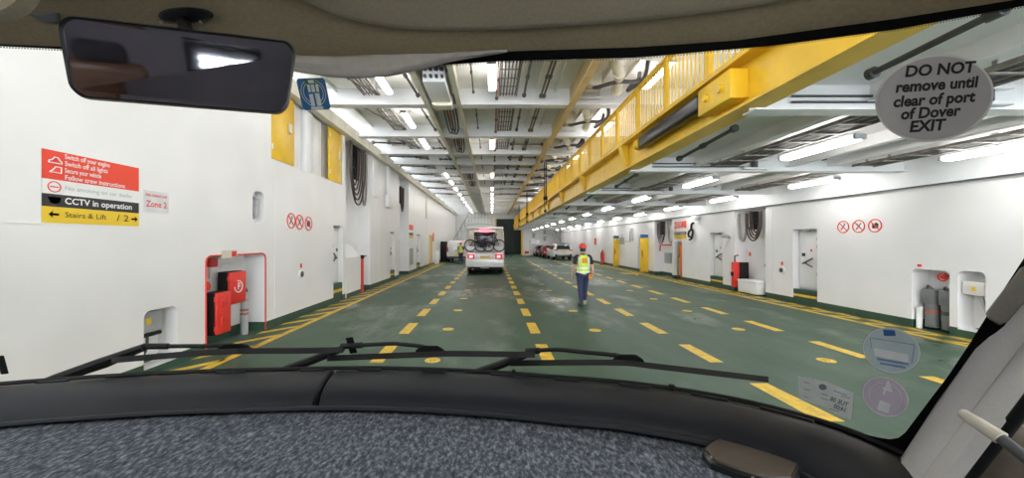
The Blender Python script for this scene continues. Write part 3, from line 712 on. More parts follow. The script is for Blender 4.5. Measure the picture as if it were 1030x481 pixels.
for i, (px, k_) in enumerate(((292.6, 0), (301, 1), (310, 2))):
    prohibition(-1, 1804 / (495 - px), 2.40 - .015 * i, .19, k_, 'red ringed prohibition sign on the left wall, %s of three there' % ('nearest the windscreen', 'middle', 'farthest')[i])
for i, (px, k_) in enumerate(((880.5, 2), (864, 1), (848.5, 0))):
    prohibition(1, 3460 / (px - 495), 2.285, .165, k_, 'red ringed prohibition sign on the right wall, %s of three there' % ('nearest the windscreen', 'middle', 'farthest')[i])

# ------------------------------------------------------------------ left wall fittings
# fire niche
t = thing('fire_station', 'white recess frame with red rim around the fire equipment in the left wall', 'fire niche', (XL, 7.05, 0))
r = .12; rim = [(6.26, .02)] + [(6.26 + r - r * math.cos(a), 1.65 - r + r * math.sin(a)) for a in [math.pi / 2 * k / 6 for k in range(7)]] + [(7.91 - r + r * math.sin(a), 1.65 - r + r * math.cos(a)) for a in [math.pi / 2 * k / 6 for k in range(7)]] + [(7.91, .02)]
MB().tube([(XL + .003, a, b) for a, b in rim], .015, 6).build('red_rim', M['red'], t, world=True)
MB().box((XL, 6.62, 1.60), (XL + .02, 7.02, 1.74)).build('small_plate', M['sleeve'], t, world=True)
MB().box((XL + .02, 6.86, 1.62), (XL + .024, 6.98, 1.72)).build('red_symbol', M['red'], t, world=True)
def fire_box(y0, y1, x0, x1, z0, z1, label, latch):
    t = thing('fire_hose_box', label, 'fire box', ((x0 + x1) / 2, (y0 + y1) / 2, z0), 0, 'fire boxes in the left wall recess')
    MB().rbox((x0, y0, z0), (x1, y1, z1), .015, 2).build('body', M['black'], t, world=True)
    MB().rbox((x1, y0 + .01, z0 + .01), (x1 + .05, y1 + .03, z1 - .01), .018, 2).build('door', M['red'], t, world=True)
    for zz in latch: MB().rbox((x1 + .045, y0 + .1, zz), (x1 + .07, y0 + .2, zz + .13), .01, 2).build('latch', M['red'] if len(latch) < 3 else M['black'], t, world=True)
    for zz in (z0 + .12, z1 - .12): MB().cyl((x1 + .03, y0 - .012, zz - .04), (x1 + .03, y0 - .012, zz + .04), .014, 8).build('hinge', M['red'], t, world=True)
    return t
t1 = fire_box(7.0, 7.45, -5.2, -5.02, .68, 1.32, 'upper red fire hose box with a white F emblem in the left wall recess', (1.02,))
mb = MB(); mb.tube([(-4.962, 7.24 + .11 * math.cos(a), 1.02 + .11 * math.sin(a)) for a in [2 * math.pi * k / 24 for k in range(24)]], .012, 6, close=True)
add_text(mb, 'F', .17, lambda u, v: Vector((-4.955, 7.24 + u, 1.02 + v)), bold=.006); mb.build('white_emblem', M['signw'], t1, world=True, smooth=False)
fire_box(6.48, 6.82, -5.06, -4.88, .24, 1.0, 'lower red fire box with black sides, front of the left wall recess', (.42, .72))
t = thing('fire_hydrant_valve', 'red hydrant valve on pipe at the front of the left wall recess', 'valve', (-5.2, 6.4, 1.1))
MB().cyl((-5.28, 6.42, 1.12), (-5.0, 6.42, 1.12), .055, 14).cyl((-5.15, 6.42, 1.0), (-5.15, 6.42, 1.3), .035, 12).build('valve_body', M['red'], t, world=True)
MB().cyl((-5.0, 6.42, 1.12), (-4.95, 6.42, 1.12), .085, 16).build('coupling', M['red'], t, world=True)
t = thing('call_point', 'red alarm call point high in the left wall recess', 'alarm', (-5.28, 6.95, 1.5))
MB().rbox((-5.3, 6.85, 1.42), (-5.2, 7.03, 1.58), .02, 2).build('housing', M['red'], t, world=True)
MB().cyl((-5.25, 6.9, 1.22), (-5.25, 6.9, 1.42), .03, 10).build('pipe', M['sleeve'], t, world=True)
t = thing('drain_pipe', 'grey standing drain pipe with red brown bands at the back of the left recess', 'pipe', (-5.1, 7.55, 0))
MB().cyl((-5.08, 7.58, 0), (-5.08, 7.58, .72), .07, 14).build('pipe', M['greym'], t, world=True)
for zz in (.40, .48): MB().cyl((-5.08, 7.58, zz), (-5.08, 7.58, zz + .045), .075, 14).build('band', M['redp'], t, world=True)
MB().tube([(-5.08, 7.58, .72), (-5.08, 7.58, .8), (-5.2, 7.4, .82), (-5.28, 7.1, .82)], .035, 8).build('branch', M['white'], t, world=True)
t = thing('power_socket', 'grey power socket with a lever at the far side of the left recess', 'socket', (-5.28, 7.7, .9))
MB().rbox((-5.3, 7.62, .85), (-5.18, 7.78, 1.2), .02, 2).build('housing', M['greym'], t, world=True); MB().tube([(-5.18, 7.7, 1.0), (-5.1, 7.7, .86)], .02, 8).build('lever', M['dark'], t, world=True)
mb = MB().rbox((-5.30, 7.2, 1.38), (-5.25, 7.55, 1.46), .01, 1); tag(mb.build('cable_cover', M['white']), 'white strip cover across the back of the left fire recess', 'cover')
# junction niche
t = thing('junction_box', 'grey junction box with yellow label inside the nearest left wall recess', 'electrical box', (-5.1, 5.4, .6))
MB().rbox((-5.14, 5.2, .58), (-4.96, 5.56, .88), .02, 2).build('housing', M['greym'], t, world=True)
MB().box((-4.96, 5.3, .70), (-4.957, 5.38, .79)).build('label_plate', M['signy'], t, world=True)
MB().box((-4.97, 5.22, .53), (-4.93, 5.52, .58)).build('edge_strip', M['black'], t, world=True)
MB().tube(cat_rom([(-5.0, 5.36, .58), (-5.0, 5.35, .35), (-5.1, 5.33, .12)], 8), .018, 8).build('cable', M['dark'], t, world=True)
t = thing('recess_handle', 'grey pull handle in the small oval pocket of the left wall', 'handle', (-5.0, 7.55, 2.7))
MB().tube([(-5.02, 7.68, 2.36), (-4.92, 7.68, 2.42), (-4.92, 7.70, 2.76), (-5.02, 7.70, 2.82)], .05, 8).build('bar', M['steel'], t, world=True)
def lamp_button(side, y, z, label):
    X0 = XL if side < 0 else XR; d = -side
    t = thing('lashing_eye', label, 'wall fitting', (X0, y, z), 0, 'round wall fittings')
    MB().cyl((X0, y, z), (X0 + d * .035, y, z), .12, 24).build('flange', M['signw'], t, world=True)
    MB().cyl((X0 + d * .035, y, z), (X0 + d * .045, y, z), .075, 20).build('eye', M['dark'], t, world=True)
    MB().box((X0, y - .03, z + .16), (X0 + d * .02, y + .03, z + .27)).build('red_tag', M['red'], t, world=True)
lamp_button(-1, 9.37, 1.07, 'round white wall socket with dark eye on the left wall')
lamp_button(1, 11.85, .98, 'round white wall socket with dark eye on the right wall')
# upper yellow panels
def vent_door(y0, y1, z0, z1, label):
    t = thing('vent_door', label, 'door', (XL - .1, (y0 + y1) / 2, z0), 0, 'yellow upper doors')
    MB().rbox((XL - .07, y0, z0), (XL - .02, y1, z1), .015, 2).build('leaf', M['yellow'], t, world=True)
    MB().rbox((XL - .02, y1 - .28, 4.5), (XL + .03, y1 - .18, 4.72), .01, 2).build('handle', M['sleeve'], t, world=True)
    for zz in (z0 + .2, z1 - .3): MB().cyl((XL - .01, y0 + .04, zz), (XL - .01, y0 + .04, zz + .12), .02, 8).build('hinge', M['white'], t, world=True)
vent_door(8.14, 9.12, 3.75, 5.36, 'yellow upper wall door behind the rear view mirror')
vent_door(11.05, 11.98, 3.75, 5.36, 'yellow upper wall door beside the near left cable bay')
for i, (a, b, z1, dx) in enumerate(((9.15, 9.62, 5.36, .03), (9.68, 10.05, 5.36, .12), (10.1, 10.72, 5.36, .05))):
    tag(MB().rbox((XL - .22, a, 3.74), (XL - .22 + dx + .08, b, z1), .02, 2).build('upright_duct', M['whiteb'] if i == 1 else M['white']), 'white upright duct panel, %s between the two yellow upper doors' % ('first', 'second', 'third')[i], 'panel', 'white panels between the yellow upper doors')
tag(MB().box((XL - .2, 10.80, 3.74), (XL - .15, 10.86, 5.36)).build('cable_strip', M['dark']), 'dark upright strip just before the farther yellow upper door', 'strip')

def sill(name, xf, out, y0, y1, h, dep):
    t = struct(MB().box((xf + out * .02, y0, 0), (xf + out * dep, y1, h)).build(name, M['green']))
    o = MB().box((xf + out * .018, y0, h * .52), (xf + out * .024, y1, h * .68)).build('yellow_stripe', M['yellowl'], t)
    return t
DN = [2]
def wall_door(side, y0, y1, zs, zt, dep):
    X0 = XL if side < 0 else XR
    n = DN[0]; DN[0] += 1
    xb = X0 + side * dep
    mb = MB().rbox((min(xb, xb - side * .06), y0 + .06, zs + .04), (max(xb, xb - side * .06), y1 - .05, zt - .08), .02, 2)
    d = struct(mb.build('door_%d' % n, M['white']))
    xh = xb - side * .10
    MB().tube([(xh, y0 + (y1 - y0) * .35, zs + .95), (xh, y1 - .22, zs + .78)], .022, 8).tube([(xh, y0 + (y1 - y0) * .35, zs + .70), (xh, y1 - .3, zs + .80), (xh + side * .08, y1 - .3, zs + .80)], .02, 8).build('handle', M['dark'], d)
    for zz in (zs + .45, zs + 1.25, zt - .35):
        MB().rbox((min(xb, xb - side * .11), y0 + .03, zz), (max(xb, xb - side * .11), y0 + .16, zz + .10), .01, 1).build('hinge', M['steel'], d)
    MB().box((min(xb - side * .06, xb - side * .064), (y0 + y1) / 2 - .08, zs + 1.15), (max(xb - side * .06, xb - side * .064), (y0 + y1) / 2 - .02, zs + 1.22)).build('notice', M['red'], d)
    MB().box((min(xb - side * .06, xb - side * .064), (y0 + y1) / 2 + .16, zs + 1.0), (max(xb - side * .06, xb - side * .064), (y0 + y1) / 2 + .28, zs + 1.1)).build('notice', M['signb'], d)
    MB().cyl((xb - side * .06, (y0 + y1) / 2, zt - .02), (xb - side * .25, (y0 + y1) / 2, zt - .05), .05, 10).build('door_lamp', M['greym'], d)
    sill('trim_%d' % (30 + n), X0, side, y0, y1, zs, dep)
wall_door(-1, 11.3, 12.02, .58, 2.4, .20); wall_door(-1, 17.6, 18.45, .5, 2.36, .20); wall_door(-1, 23.7, 25.0, .5, 2.36, .20)
wall_door(1, 10.58, 11.44, .45, 2.27, .22); wall_door(1, 14.9, 15.8, .45, 2.27, .22)
# cable racks with hanging hoses
def cable_rack(side, yc, zt, label, drop, n=4, m='hose', wide=.9, grp='wall cable racks'):
    X0 = XL if side < 0 else XR; xb = X0 + side * .17
    t = thing('cable_rack', label, 'cable rack', (xb, yc, zt - drop), 0, grp)
    mb = MB()
    for i in range(6): mb.box((xb - .03, yc - wide * .1 + i * wide * .09, zt - drop * .62), (xb + .03, yc - wide * .1 + i * wide * .09 + .035, zt))
    for i in range(4): mb.box((xb - .035, yc - wide * .12, zt - drop * (.12 + .15 * i)), (xb + .035, yc + wide * .38, zt - drop * (.12 + .15 * i) + .03))
    mb.build('grid_frame', M['black'], t, world=True)
    for i in range(n):
        w_ = wide * (.2 + .07 * i); d_ = drop * (.72 + .09 * i)
        xx = xb - side * (.06 + .03 * i)
        pts = cat_rom([(xx, yc - w_, zt - .02), (xx, yc - w_ * .95, zt - d_ * .6), (xx, yc - w_ * .35, zt - d_ * .97), (xx, yc + w_ * .4, zt - d_ * .95), (xx, yc + w_ * .95, zt - d_ * .55), (xx, yc + w_, zt - .05)], 22)
        MB().tube(pts, .028, 8).build('cable', M[m], t, world=True)
    return t
cable_rack(-1, 13.35, 5.4, 'rack of dark hanging cables high in the near left cable bay', 2.0, 5, 'hose', 1.5)
def hose_loop(side, y, zt, drop, wd, label, m='hoseg', r=.04):
    X0 = XL if side < 0 else XR; xb = X0 + side * .12
    o = MB().tube(cat_rom([(xb, y - wd / 2, zt), (xb, y - wd / 2, zt - drop * .6), (xb, y - wd * .2, zt - drop), (xb, y + wd * .3, zt - drop * .9), (xb, y + wd / 2, zt - drop * .4), (xb, y + wd / 2, zt)], 22), r, 10).build('hanging_hose', M[m])
    return tag(o, label, 'hose', 'hanging hoses')
hose_loop(-1, 14.4, 5.35, 2.0, .45, 'grey looped hose hanging beside the dark cables in the near left bay')
cable_rack(-1, 20.2, 4.9, 'rack of dark hanging cables high in the far left cable bay', 1.5, 3, 'hose', .9)
cable_rack(1, 13.2, 2.98, 'rack of dark looped cables in the near right cable bay', 1.05, 4, 'hose', .95)
hose_loop(1, 13.92, 2.95, 1.0, .42, 'grey looped hose hanging beside the dark cables in the near right bay', r=.045)
cable_rack(1, 20.4, 3.0, 'rack of dark looped cables in the far right cable bay', 1.2, 4, 'hose', 1.1)
hose_loop(1, 19.5, 2.95, 1.1, .5, 'grey brown looped hose in the far right cable bay', r=.04)
# near left bay: white sloped casing and red pipe
t = thing('vent_casing', 'white floor casing with a sloped top in the near left cable bay', 'casing', (-5.0, 13.2, 0))
MB().prism([(-5.3, 12.35, 0), (-4.86, 12.35, 0), (-4.86, 12.35, 1.35), (-5.3, 12.35, 1.85)], (0, .02, 0)).prism([(-5.3, 12.37, 0), (-4.86, 12.37, 0), (-4.86, 12.37, 1.35), (-5.3, 12.37, 1.85)], (0, 1.3, 0)).build('casing', M['white'], t, world=True, smooth=False)
MB().box((-4.87, 12.36, 0), (-4.855, 13.67, .15)).build('kick_plate', M['green'], t, world=True)
t = thing('standpipe', 'red standpipe with black valve beside the white floor casing on the left', 'pipe', (-5.0, 14.2, 0))
MB().cyl((-4.95, 14.1, 0), (-4.95, 14.1, 1.25), .05, 12).build('pipe', M['red'], t, world=True)
MB().cyl((-4.95, 14.1, 1.25), (-4.95, 14.1, 1.38), .075, 12).tube([(-4.95, 14.1, 1.32), (-4.8, 14.15, 1.35)], .02, 8).build('valve', M['black'], t, world=True)
# left wall upper boxes
t = thing('cable_duct', 'white vertical cable duct ending in a box on the upper left wall', 'duct', (XL, 17.1, 3.5))
MB().rbox((XL, 16.95, 4.0), (XL + .12, 17.2, 5.36), .01, 1).build('duct', M['whiteb'], t, world=True); MB().rbox((XL, 16.7, 3.45), (XL + .2, 17.3, 4.0), .03, 2).build('box', M['white'], t, world=True)
MB().box((XL, 17.45, 3.55), (XL + .1, 17.65, 3.95)).build('dark_socket', M['dark'], t, world=True)
tag(MB().rbox((XL, 15.0, 3.72), (XL + .06, 15.55, 5.2), .015, 2).build('cover_plate', M['whiteb']), 'tall white raised cover plate on the upper left wall past the near bay', 'plate')
t = thing('fire_hose', 'olive canvas fire hose hanging folded from a red hook in the far left bay', 'hose', (-5.2, 19.6, .4))
for i in range(3): MB().tube(cat_rom([(-5.1, 19.45 + i * .09, 1.85), (-5.06, 19.42 + i * .1, 1.2), (-5.08, 19.5 + i * .08, .55 + .1 * i), (-5.14, 19.55 + i * .08, 1.2), (-5.14, 19.5 + i * .09, 1.85)], 16), .04, 8).build('hose', M['hosegr'], t, world=True)
MB().tube([(-5.3, 19.55, 1.95), (-5.0, 19.55, 1.95), (-5.0, 19.75, 1.88)], .04, 8).build('hook', M['red'], t, world=True)
# yellow frame further on, boxes and small items along the left
mb = MB().box((XL - .05, 28.5, 0), (XL + .04, 28.62, 2.35)).box((XL - .05, 29.68, 0), (XL + .04, 29.8, 2.35)).box((XL - .05, 28.5, 2.3), (XL + .04, 29.8, 2.42))
struct(mb.build('trim_50', M['yellow']))
tag(MB().rbox((XL, 21.7, .5), (XL + .03, 22.6, 1.5), .01, 1).build('louvre_panel', M['greym']), 'pale grey ventilation panel low on the left wall below the far notice board', 'vent')
tag(MB().rbox((XL, 31.0, .0), (XL + .35, 31.7, 1.1), .03, 2).build('floor_cabinet', M['whiteb']), 'small white cabinet at the foot of the left wall before the white van', 'cabinet')
tag(MB().rbox((XL + .05, 34.6, 0), (XL + .55, 35.6, 1.9), .03, 2).build('equipment_locker', M['black']), 'black upright locker at the left wall beside the white van', 'locker')
tag(MB().rbox((XL, 30.2, 1.9), (XL + .03, 30.7, 2.6), .01, 1).build('fire_notice', M['red']), 'small red notice far along the left wall', 'sign')
tag(MB().rbox((XL, 27.0, 3.6), (XL + .05, 27.5, 5.2), .01, 1).build('stain_panel', M['cream']), 'cream upright strip high on the left wall beyond the notice', 'panel')

# ------------------------------------------------------------------ right wall fittings
t = thing('fire_extinguisher', 'grey covered extinguisher with red band in the near right wall recess, farther one', 'extinguisher', (9.5, 7.98, 0), 0, 'covered extinguishers in the right wall recess')
def exting(t, y, band, m):
    MB().cyl((9.5, y, .06), (9.5, y, .80), .11, 18).build('cylinder', M['greyd'], t, world=True)
    MB().rbox((9.39, y - .12, .55), (9.61, y + .12, .88), .03, 2).build('hood', M['greyd'], t, world=True)
    MB().cyl((9.5, y, .36), (9.5, y, .44), .113, 18).build('band', M[band], t, world=True)
    MB().tube([(9.46, y + .06, .88), (9.4, y, .95), (9.44, y - .06, .88)], .02, 8).build('lever', M['dark'], t, world=True)
exting(t, 7.98, 'redp', 0)
t = thing('fire_extinguisher', 'dark grey covered extinguisher with green band in the near right wall recess, nearer one', 'extinguisher', (9.5, 7.68, 0), 0, 'covered extinguishers in the right wall recess')
exting(t, 7.68, 'green', 1)
t = thing('fire_hydrant_valve', 'red valve high inside the near right wall recess', 'valve', (9.6, 7.8, 1.15))
MB().cyl((9.7, 7.8, 1.15), (9.5, 7.8, 1.15), .05, 12).build('valve_body', M['red'], t, world=True); MB().tube([(9.5, 7.8 + .08 * math.cos(a), 1.15 + .08 * math.sin(a)) for a in [2 * math.pi * k / 16 for k in range(16)]], .015, 6, close=True).build('hand_wheel', M['red'], t, world=True)
tag(MB().cyl((9.38, 8.12, 0), (9.38, 8.12, .42), .05, 12).cyl((9.38, 8.12, .42), (9.38, 8.12, .47), .065, 12).build('bollard_pipe', M['signw']), 'short white pipe stub at the foot of the near right wall recess', 'pipe')
tag(MB().cyl((XR, 8.03, 1.38), (XR - .04, 8.03, 1.38), .03, 12).build('red_button', M['red']), 'small red lamp above the near right wall recess', 'lamp')
t = thing('junction_box', 'pale grey junction box with yellow label inside the nearest right wall recess', 'electrical box', (9.45, 7.18, .9))
MB().rbox((9.34, 7.0, .85), (9.58, 7.36, 1.12), .03, 2).build('housing', M['pill'], t, world=True)
MB().box((9.335, 7.14, .94), (9.342, 7.2, 1.02)).build('label_plate', M['signy'], t, world=True)
MB().tube(cat_rom([(9.42, 7.12, .85), (9.42, 7.08, .68), (9.4, 7.02, .55), (9.46, 7.01, .2)], 10), .03, 8).build('cable', M['greym'], t, world=True)
# near right bay
t = thing('fire_hose_box', 'red and black upright fire box beside the white bin in the near right bay', 'fire box', (9.3, 14.0, 0))
MB().rbox((9.12, 13.92, .18), (9.52, 14.12, 1.12), .02, 2).build('body', M['red'], t, world=True); MB().rbox((9.3, 13.82, .22), (9.6, 13.93, 1.12), .02, 2).build('side_cover', M['black'], t, world=True)
MB().box((9.06, 13.97, .6), (9.12, 14.05, .75)).build('latch', M['black'], t, world=True)
MB().tube([(9.2, 14.02, 1.12), (9.2, 14.02, 1.35), (9.32, 14.02, 1.38)], .03, 8).build('valve', M['dark'], t, world=True)
t = thing('storage_bin', 'long white storage bin on the deck under the looped cables on the right', 'bin', (9.4, 13.3, 0))
MB().rbox((9.1, 12.75, .06), (9.72, 13.7, .44), .02, 2).build('box', M['white'], t, world=True); MB().rbox((9.08, 12.73, .44), (9.74, 13.72, .52), .02, 2).build('lid', M['white'], t, world=True)
MB().rbox((9.13, 12.85, 0), (9.68, 13.6, .07), .01, 1).build('plinth', M['green'], t, world=True)
t = thing('wall_lamp', 'grey hooded lamp beside the looped cables on the right wall', 'lamp', (9.2, 14.4, 2.0))
MB().tube([(XR, 14.45, 2.05), (9.1, 14.4, 2.1)], .03, 8).build('arm', M['greym'], t, world=True); MB().sphere((9.05, 14.38, 2.12), .12, (1.2, 1.4, .7), 14).build('shade', M['greym'], t, world=True)
t = thing('vent_mushroom', 'grey mushroom vent on a pipe at the near edge of the right cable bay', 'vent', (9.55, 12.75, 0))
MB().cyl((9.5, 12.66, 0), (9.5, 12.66, 1.0), .03, 10).build('pipe', M['redp'], t, world=True); MB().sphere((9.5, 12.66, 1.08), .15, (1, 1, .75), 14).build('cap', M['greym'], t, world=True)
tag(MB().rbox((9.785, 14.0, 1.35), (9.81, 14.1, 1.5), .004, 1).build('fire_notice', M['redsign']), 'small faint red notice at the back of the near right bay', 'sign')
# slot with hoses
t = thing('hose_reel', 'orange hoses hanging in a narrow slot of the right wall', 'hose', (9.5, 18.4, .1))
MB().tube(cat_rom([(9.36, 18.22, 1.8), (9.34, 18.22, .9), (9.36, 18.28, .15), (9.36, 18.34, .9), (9.36, 18.33, 1.8)], 16), .055, 10).build('orange_hose', M['orange'], t, world=True)
MB().tube(cat_rom([(9.4, 18.6, 1.7), (9.36, 18.62, 1.0), (9.4, 18.7, .15)], 12), .05, 10).build('olive_hose', M['hosegr'], t, world=True)
MB().rbox((9.4, 18.45, 1.1), (9.6, 18.75, 1.5), .02, 2).build('valve_box', M['dark'], t, world=True)
t = thing('pipe_cluster', 'cluster of black bent pipes on the right wall beside the small notice board', 'pipes', (9.2, 17.15, 2.0))
MB().tube(cat_rom([(XR, 17.05, 2.75), (9.2, 17.05, 2.7), (9.2, 17.1, 2.45), (9.2, 17.3, 2.35), (9.2, 17.3, 2.15), (XR, 17.25, 2.1)], 16), .05, 8).build('pipe', M['black'], t, world=True)
MB().tube(cat_rom([(9.2, 17.0, 2.45), (9.2, 16.95, 2.3), (9.2, 17.05, 2.05), (9.2, 17.25, 1.98)], 10), .045, 8).build('pipe', M['black'], t, world=True)
t = thing('wall_floodlight', 'white box floodlight high on the right wall near the yellow deck', 'lamp', (9.2, 16.6, 2.9))
MB().rbox((9.0, 16.4, 2.85), (9.2, 16.75, 3.05), .03, 2).build('housing', M['whiteb'], t, world=True); MB().box((9.15, 16.55, 2.9), (XR, 16.62, 3.0)).build('bracket', M['greym'], t, world=True)
# far right bay
t = thing('red_handrail', 'red bent handrail in the far right cable bay', 'rail', (9.5, 20.2, 1.4))
MB().tube([(9.78, 20.0, 1.72), (9.6, 20.0, 1.72), (9.6, 21.1, 1.70), (9.6, 21.15, 1.35)], .035, 8).build('rail', M['red'], t, world=True)
t = thing('louvre_panel', 'grey square ventilation louvre in the far right cable bay', 'vent', (9.78, 20.5, .7))
MB().rbox((9.74, 20.15, .7), (9.79, 20.9, 1.28), .01, 1).build('frame', M['greym'], t, world=True)
mb = MB()
for i in range(8): mb.box((9.72, 20.2, .75 + i * .063), (9.75, 20.85, .78 + i * .063))
mb.build('slats', M['greym'], t, world=True)
def open_door(y, x0, x1, h, label):
    t = thing('fire_door', label, 'door', ((x0 + x1) / 2, y, 0), 0, 'yellow open doors on the right wall')
    MB().rbox((x0, y - .04, .1), (x1, y + .04, h), .02, 2).build('leaf', M['yellow'], t, world=True)
    MB().tube([(x0 + .1, y - .08, 1.0), (x0 + .1, y - .08, 1.35)], .025, 8).build('handle', M['black'], t, world=True)
    MB().box((x0 + .12, y - .05, 1.6), (x1 - .12, y - .042, 1.8)).build('notice', M['signy'], t, world=True)
    MB().rbox((x0 + .02, y - .06, h + .03), (x1 - .02, y + .02, h + .22), .01, 1).build('blue_plate', M['blue'], t, world=True)
    MB().cyl((x1 - .02, y, .1), (x1 - .02, y, .25), .05, 8).build('hinge', M['steel'], t, world=True)
open_door(21.9, 8.76, 9.24, 2.1, 'tall yellow door standing open on the right wall, nearer of two')
open_door(27.0, 8.84, 9.26, 2.1, 'tall yellow door standing open on the right wall, farther of two')
for i, (y0, y1) in enumerate(((22.0, 22.35), (23.45, 23.6))): tag(MB().rbox((XR - .06, y0, .2), (XR, y1, 2.3), .01, 1).build('door_jamb_panel', M['whiteb']), 'white upright jamb panel %s the nearer yellow door' % ('just past', 'well past')[i], 'panel')
t = thing('fire_extinguisher', 'red extinguisher on a stand at the far right wall beyond the yellow doors', 'extinguisher', (9.1, 30.5, 0))
MB().cyl((9.1, 30.5, .15), (9.1, 30.5, 1.0), .14, 14).build('cylinder', M['red'], t, world=True); MB().cyl((9.1, 30.5, 1.0), (9.1, 30.5, 1.2), .05, 10).build('valve', M['black'], t, world=True)
MB().rbox((8.92, 30.3, 0), (9.28, 30.7, .15), .02, 2).build('stand', M['dark'], t, world=True)
MB().tube(cat_rom([(9.1, 30.4, 1.15), (8.93, 30.35, .9), (8.95, 30.36, .4)], 8), .03, 8).build('hose', M['black'], t, world=True)
for i, (y, z0, z1, w_) in enumerate(((24.3, 1.95, 2.8, .5), (26.0, 1.7, 2.2, .9), (33.0, 1.6, 2.2, .5))):
    tag(MB().rbox((XR - .05, y, z0), (XR, y + w_, z1), .01, 1).build('wall_panel', M['greym'] if i != 2 else M['redsign']), ('grey upright vent panel high on the right wall past the nearer yellow door', 'pale grey pipe plate between the two yellow doors', 'small red notice far along the right wall')[i], 'panel')
t = thing('conduit_frame', 'thin grey conduit frame on the far right wall between the yellow doors', 'conduit', (XR, 25.5, 1.4))
MB().tube([(XR - .03, 24.9, 2.6), (XR - .03, 24.9, 1.9), (XR - .03, 26.4, 1.9), (XR - .03, 26.4, 2.4)], .025, 6).build('pipe', M['greym'], t, world=True)

# ------------------------------------------------------------------ far end fittings
def stair(name, x0, x1, y, z0, z1, dx, label):
    t = thing(name, label, 'stairs', ((x0 + x1) / 2, y, z0))
    n = 10
    for yy in (y, y + .9): MB().tube([(x0, yy, z0), (x1, yy, z1)], .06, 6).build('stringer', M['whiteb'], t, world=True)
    for i in range(n):
        u = (i + .5) / n; X = x0 + (x1 - x0) * u; Z = z0 + (z1 - z0) * u
        MB().box((X - .14, y, Z - .02), (X + .14, y + .9, Z + .02)).build('tread', M[dx], t, world=True)
    for yy in (y, y + .9): 
        mb = MB().tube([(x0, yy, z0 + .95), (x1, yy, z1 + .95)], .035, 6)
        for i in range(5):
            u = i / 4; mb.tube([(x0 + (x1 - x0) * u, yy, z0 + (z1 - z0) * u), (x0 + (x1 - x0) * u, yy, z0 + (z1 - z0) * u + .95)], .025, 6)
        mb.build('handrail', M['greym'], t, world=True)
    return t
stair('stairs', -4.2, -2.6, 40.5, 1.2, 4.0, 'greym', 'white steep stairs with rails behind the white van at the far left')
t = thing('landing', 'white railed landing at the top of the far left stairs', 'platform', (-1.8, 41.5, 0))
MB().box((-2.7, 40.4, 3.9), (.0, 42.5, 4.0)).build('deck', M['whiteb'], t, world=True)
mb = MB()
for i in range(8): mb.tube([(-2.6 + i * .36, 40.4, 4.0), (-2.6 + i * .36, 40.4, 5.0)], .025, 6)
mb.tube([(-2.7, 40.4, 5.0), (0, 40.4, 5.0)], .035, 6).tube([(-2.7, 40.4, 4.5), (0, 40.4, 4.5)], .025, 6); mb.build('railing', M['greym'], t, world=True)
for xx in (-2.6, -.1): MB().box((xx - .08, 41.0, 0), (xx + .08, 41.16, 3.9)).build('post', M['whiteb'], t, world=True)
stair('ladder_stairs', 9.0, 8.0, 49.0, 1.2, 3.3, 'tan', 'brown treaded ladder stairs at the far end under the yellow deck')
t = thing('ventilation_box', 'white louvred ventilation box at the far end wall', 'vent', (5.8, 50, .1))
MB().rbox((5.2, 49.6, .1), (6.4, 50.45, 2.1), .03, 2).build('casing', M['white'], t, world=True)
mb = MB()
for i in range(12): mb.box((5.32, 49.56, .4 + i * .1), (6.28, 49.61, .45 + i * .1))
mb.build('slats', M['greym'], t, world=True)
t = thing('red_barrier', 'small red and white barrier at the foot of the far end wall', 'barrier', (4.65, 49.7, 0))
MB().rbox((4.3, 49.5, 0), (5.0, 49.9, .25), .03, 2).build('base', M['signw'], t, world=True); MB().rbox((4.4, 49.55, .25), (4.95, 49.85, .6), .05, 2).build('red_top', M['red'], t, world=True)
for i, (x, z) in enumerate(((5.5, 2.4), (7.0, 2.0), (7.0, 2.9))): tag(MB().rbox((x, 50.4, z), (x + .35, 50.5, z + .6), .02, 2).build('control_box', M['greym']), 'grey control box on the far end wall, %s' % ('beside the vent box', 'low near the ladder', 'high near the ladder')[i], 'box')
# shore cable lying rope etc. omitted
# ------------------------------------------------------------------ vehicles
def wheel(parent, x, y, r, wd, m='black'):
    o = MB().cyl((x - wd / 2, y, r), (x + wd / 2, y, r), r, 24).build('wheel', M['black'], parent, bevel=.02)
    s_ = 1 if x > 0 else -1
    MB().cyl((x + s_ * wd * .42, y, r), (x + s_ * (wd / 2 + .012), y, r), r * .62, 18).build('rim', M['steel'], o)
    return o
# motorhome, rear towards the camera
mh = thing('motorhome', 'white motorhome seen from behind with bicycles on its rear rack and lit red lamps', 'motorhome', (-.42, 21.4, 0))
W2 = 1.13
def ring(y, zb, zt, w0, w1, r):
    pts = []
    for (cx_, cz, a0) in ((w1 - r, zt - r, 0), (-w1 + r, zt - r, 90)):
        for k_ in range(5): a = math.radians(a0 + k_ * 22.5); pts.append((cx_ + r * math.cos(a), y, cz + r * math.sin(a)))
    pts += [(-w0, y, 1.5), (-w0, y, zb + .08), (-w0 + .06, y, zb), (w0 - .06, y, zb), (w0, y, zb + .08), (w0, y, 1.5)]
    return pts
mb = MB().loft([ring(.16, .5, 2.56, W2 - .09, 1.0, .2), ring(.04, 0.45, 2.63, W2 - .03, 1.06, .22), ring(0.0 + .10, 0.42, 2.68, W2, 1.09, .22), ring(3, .42, 2.72, W2, 1.09, .2), ring(5.0, .42, 2.74, W2, 1.08, .2), ring(5.9, .45, 2.7, W2 - .03, 1.0, .25)])
mb.build('body', M['carbw'], mh)
MB().rbox((-1.08, -.02, 2.58), (1.08, .5, 2.76), .08, 3).build('roof_cap', M['carbw'], mh)
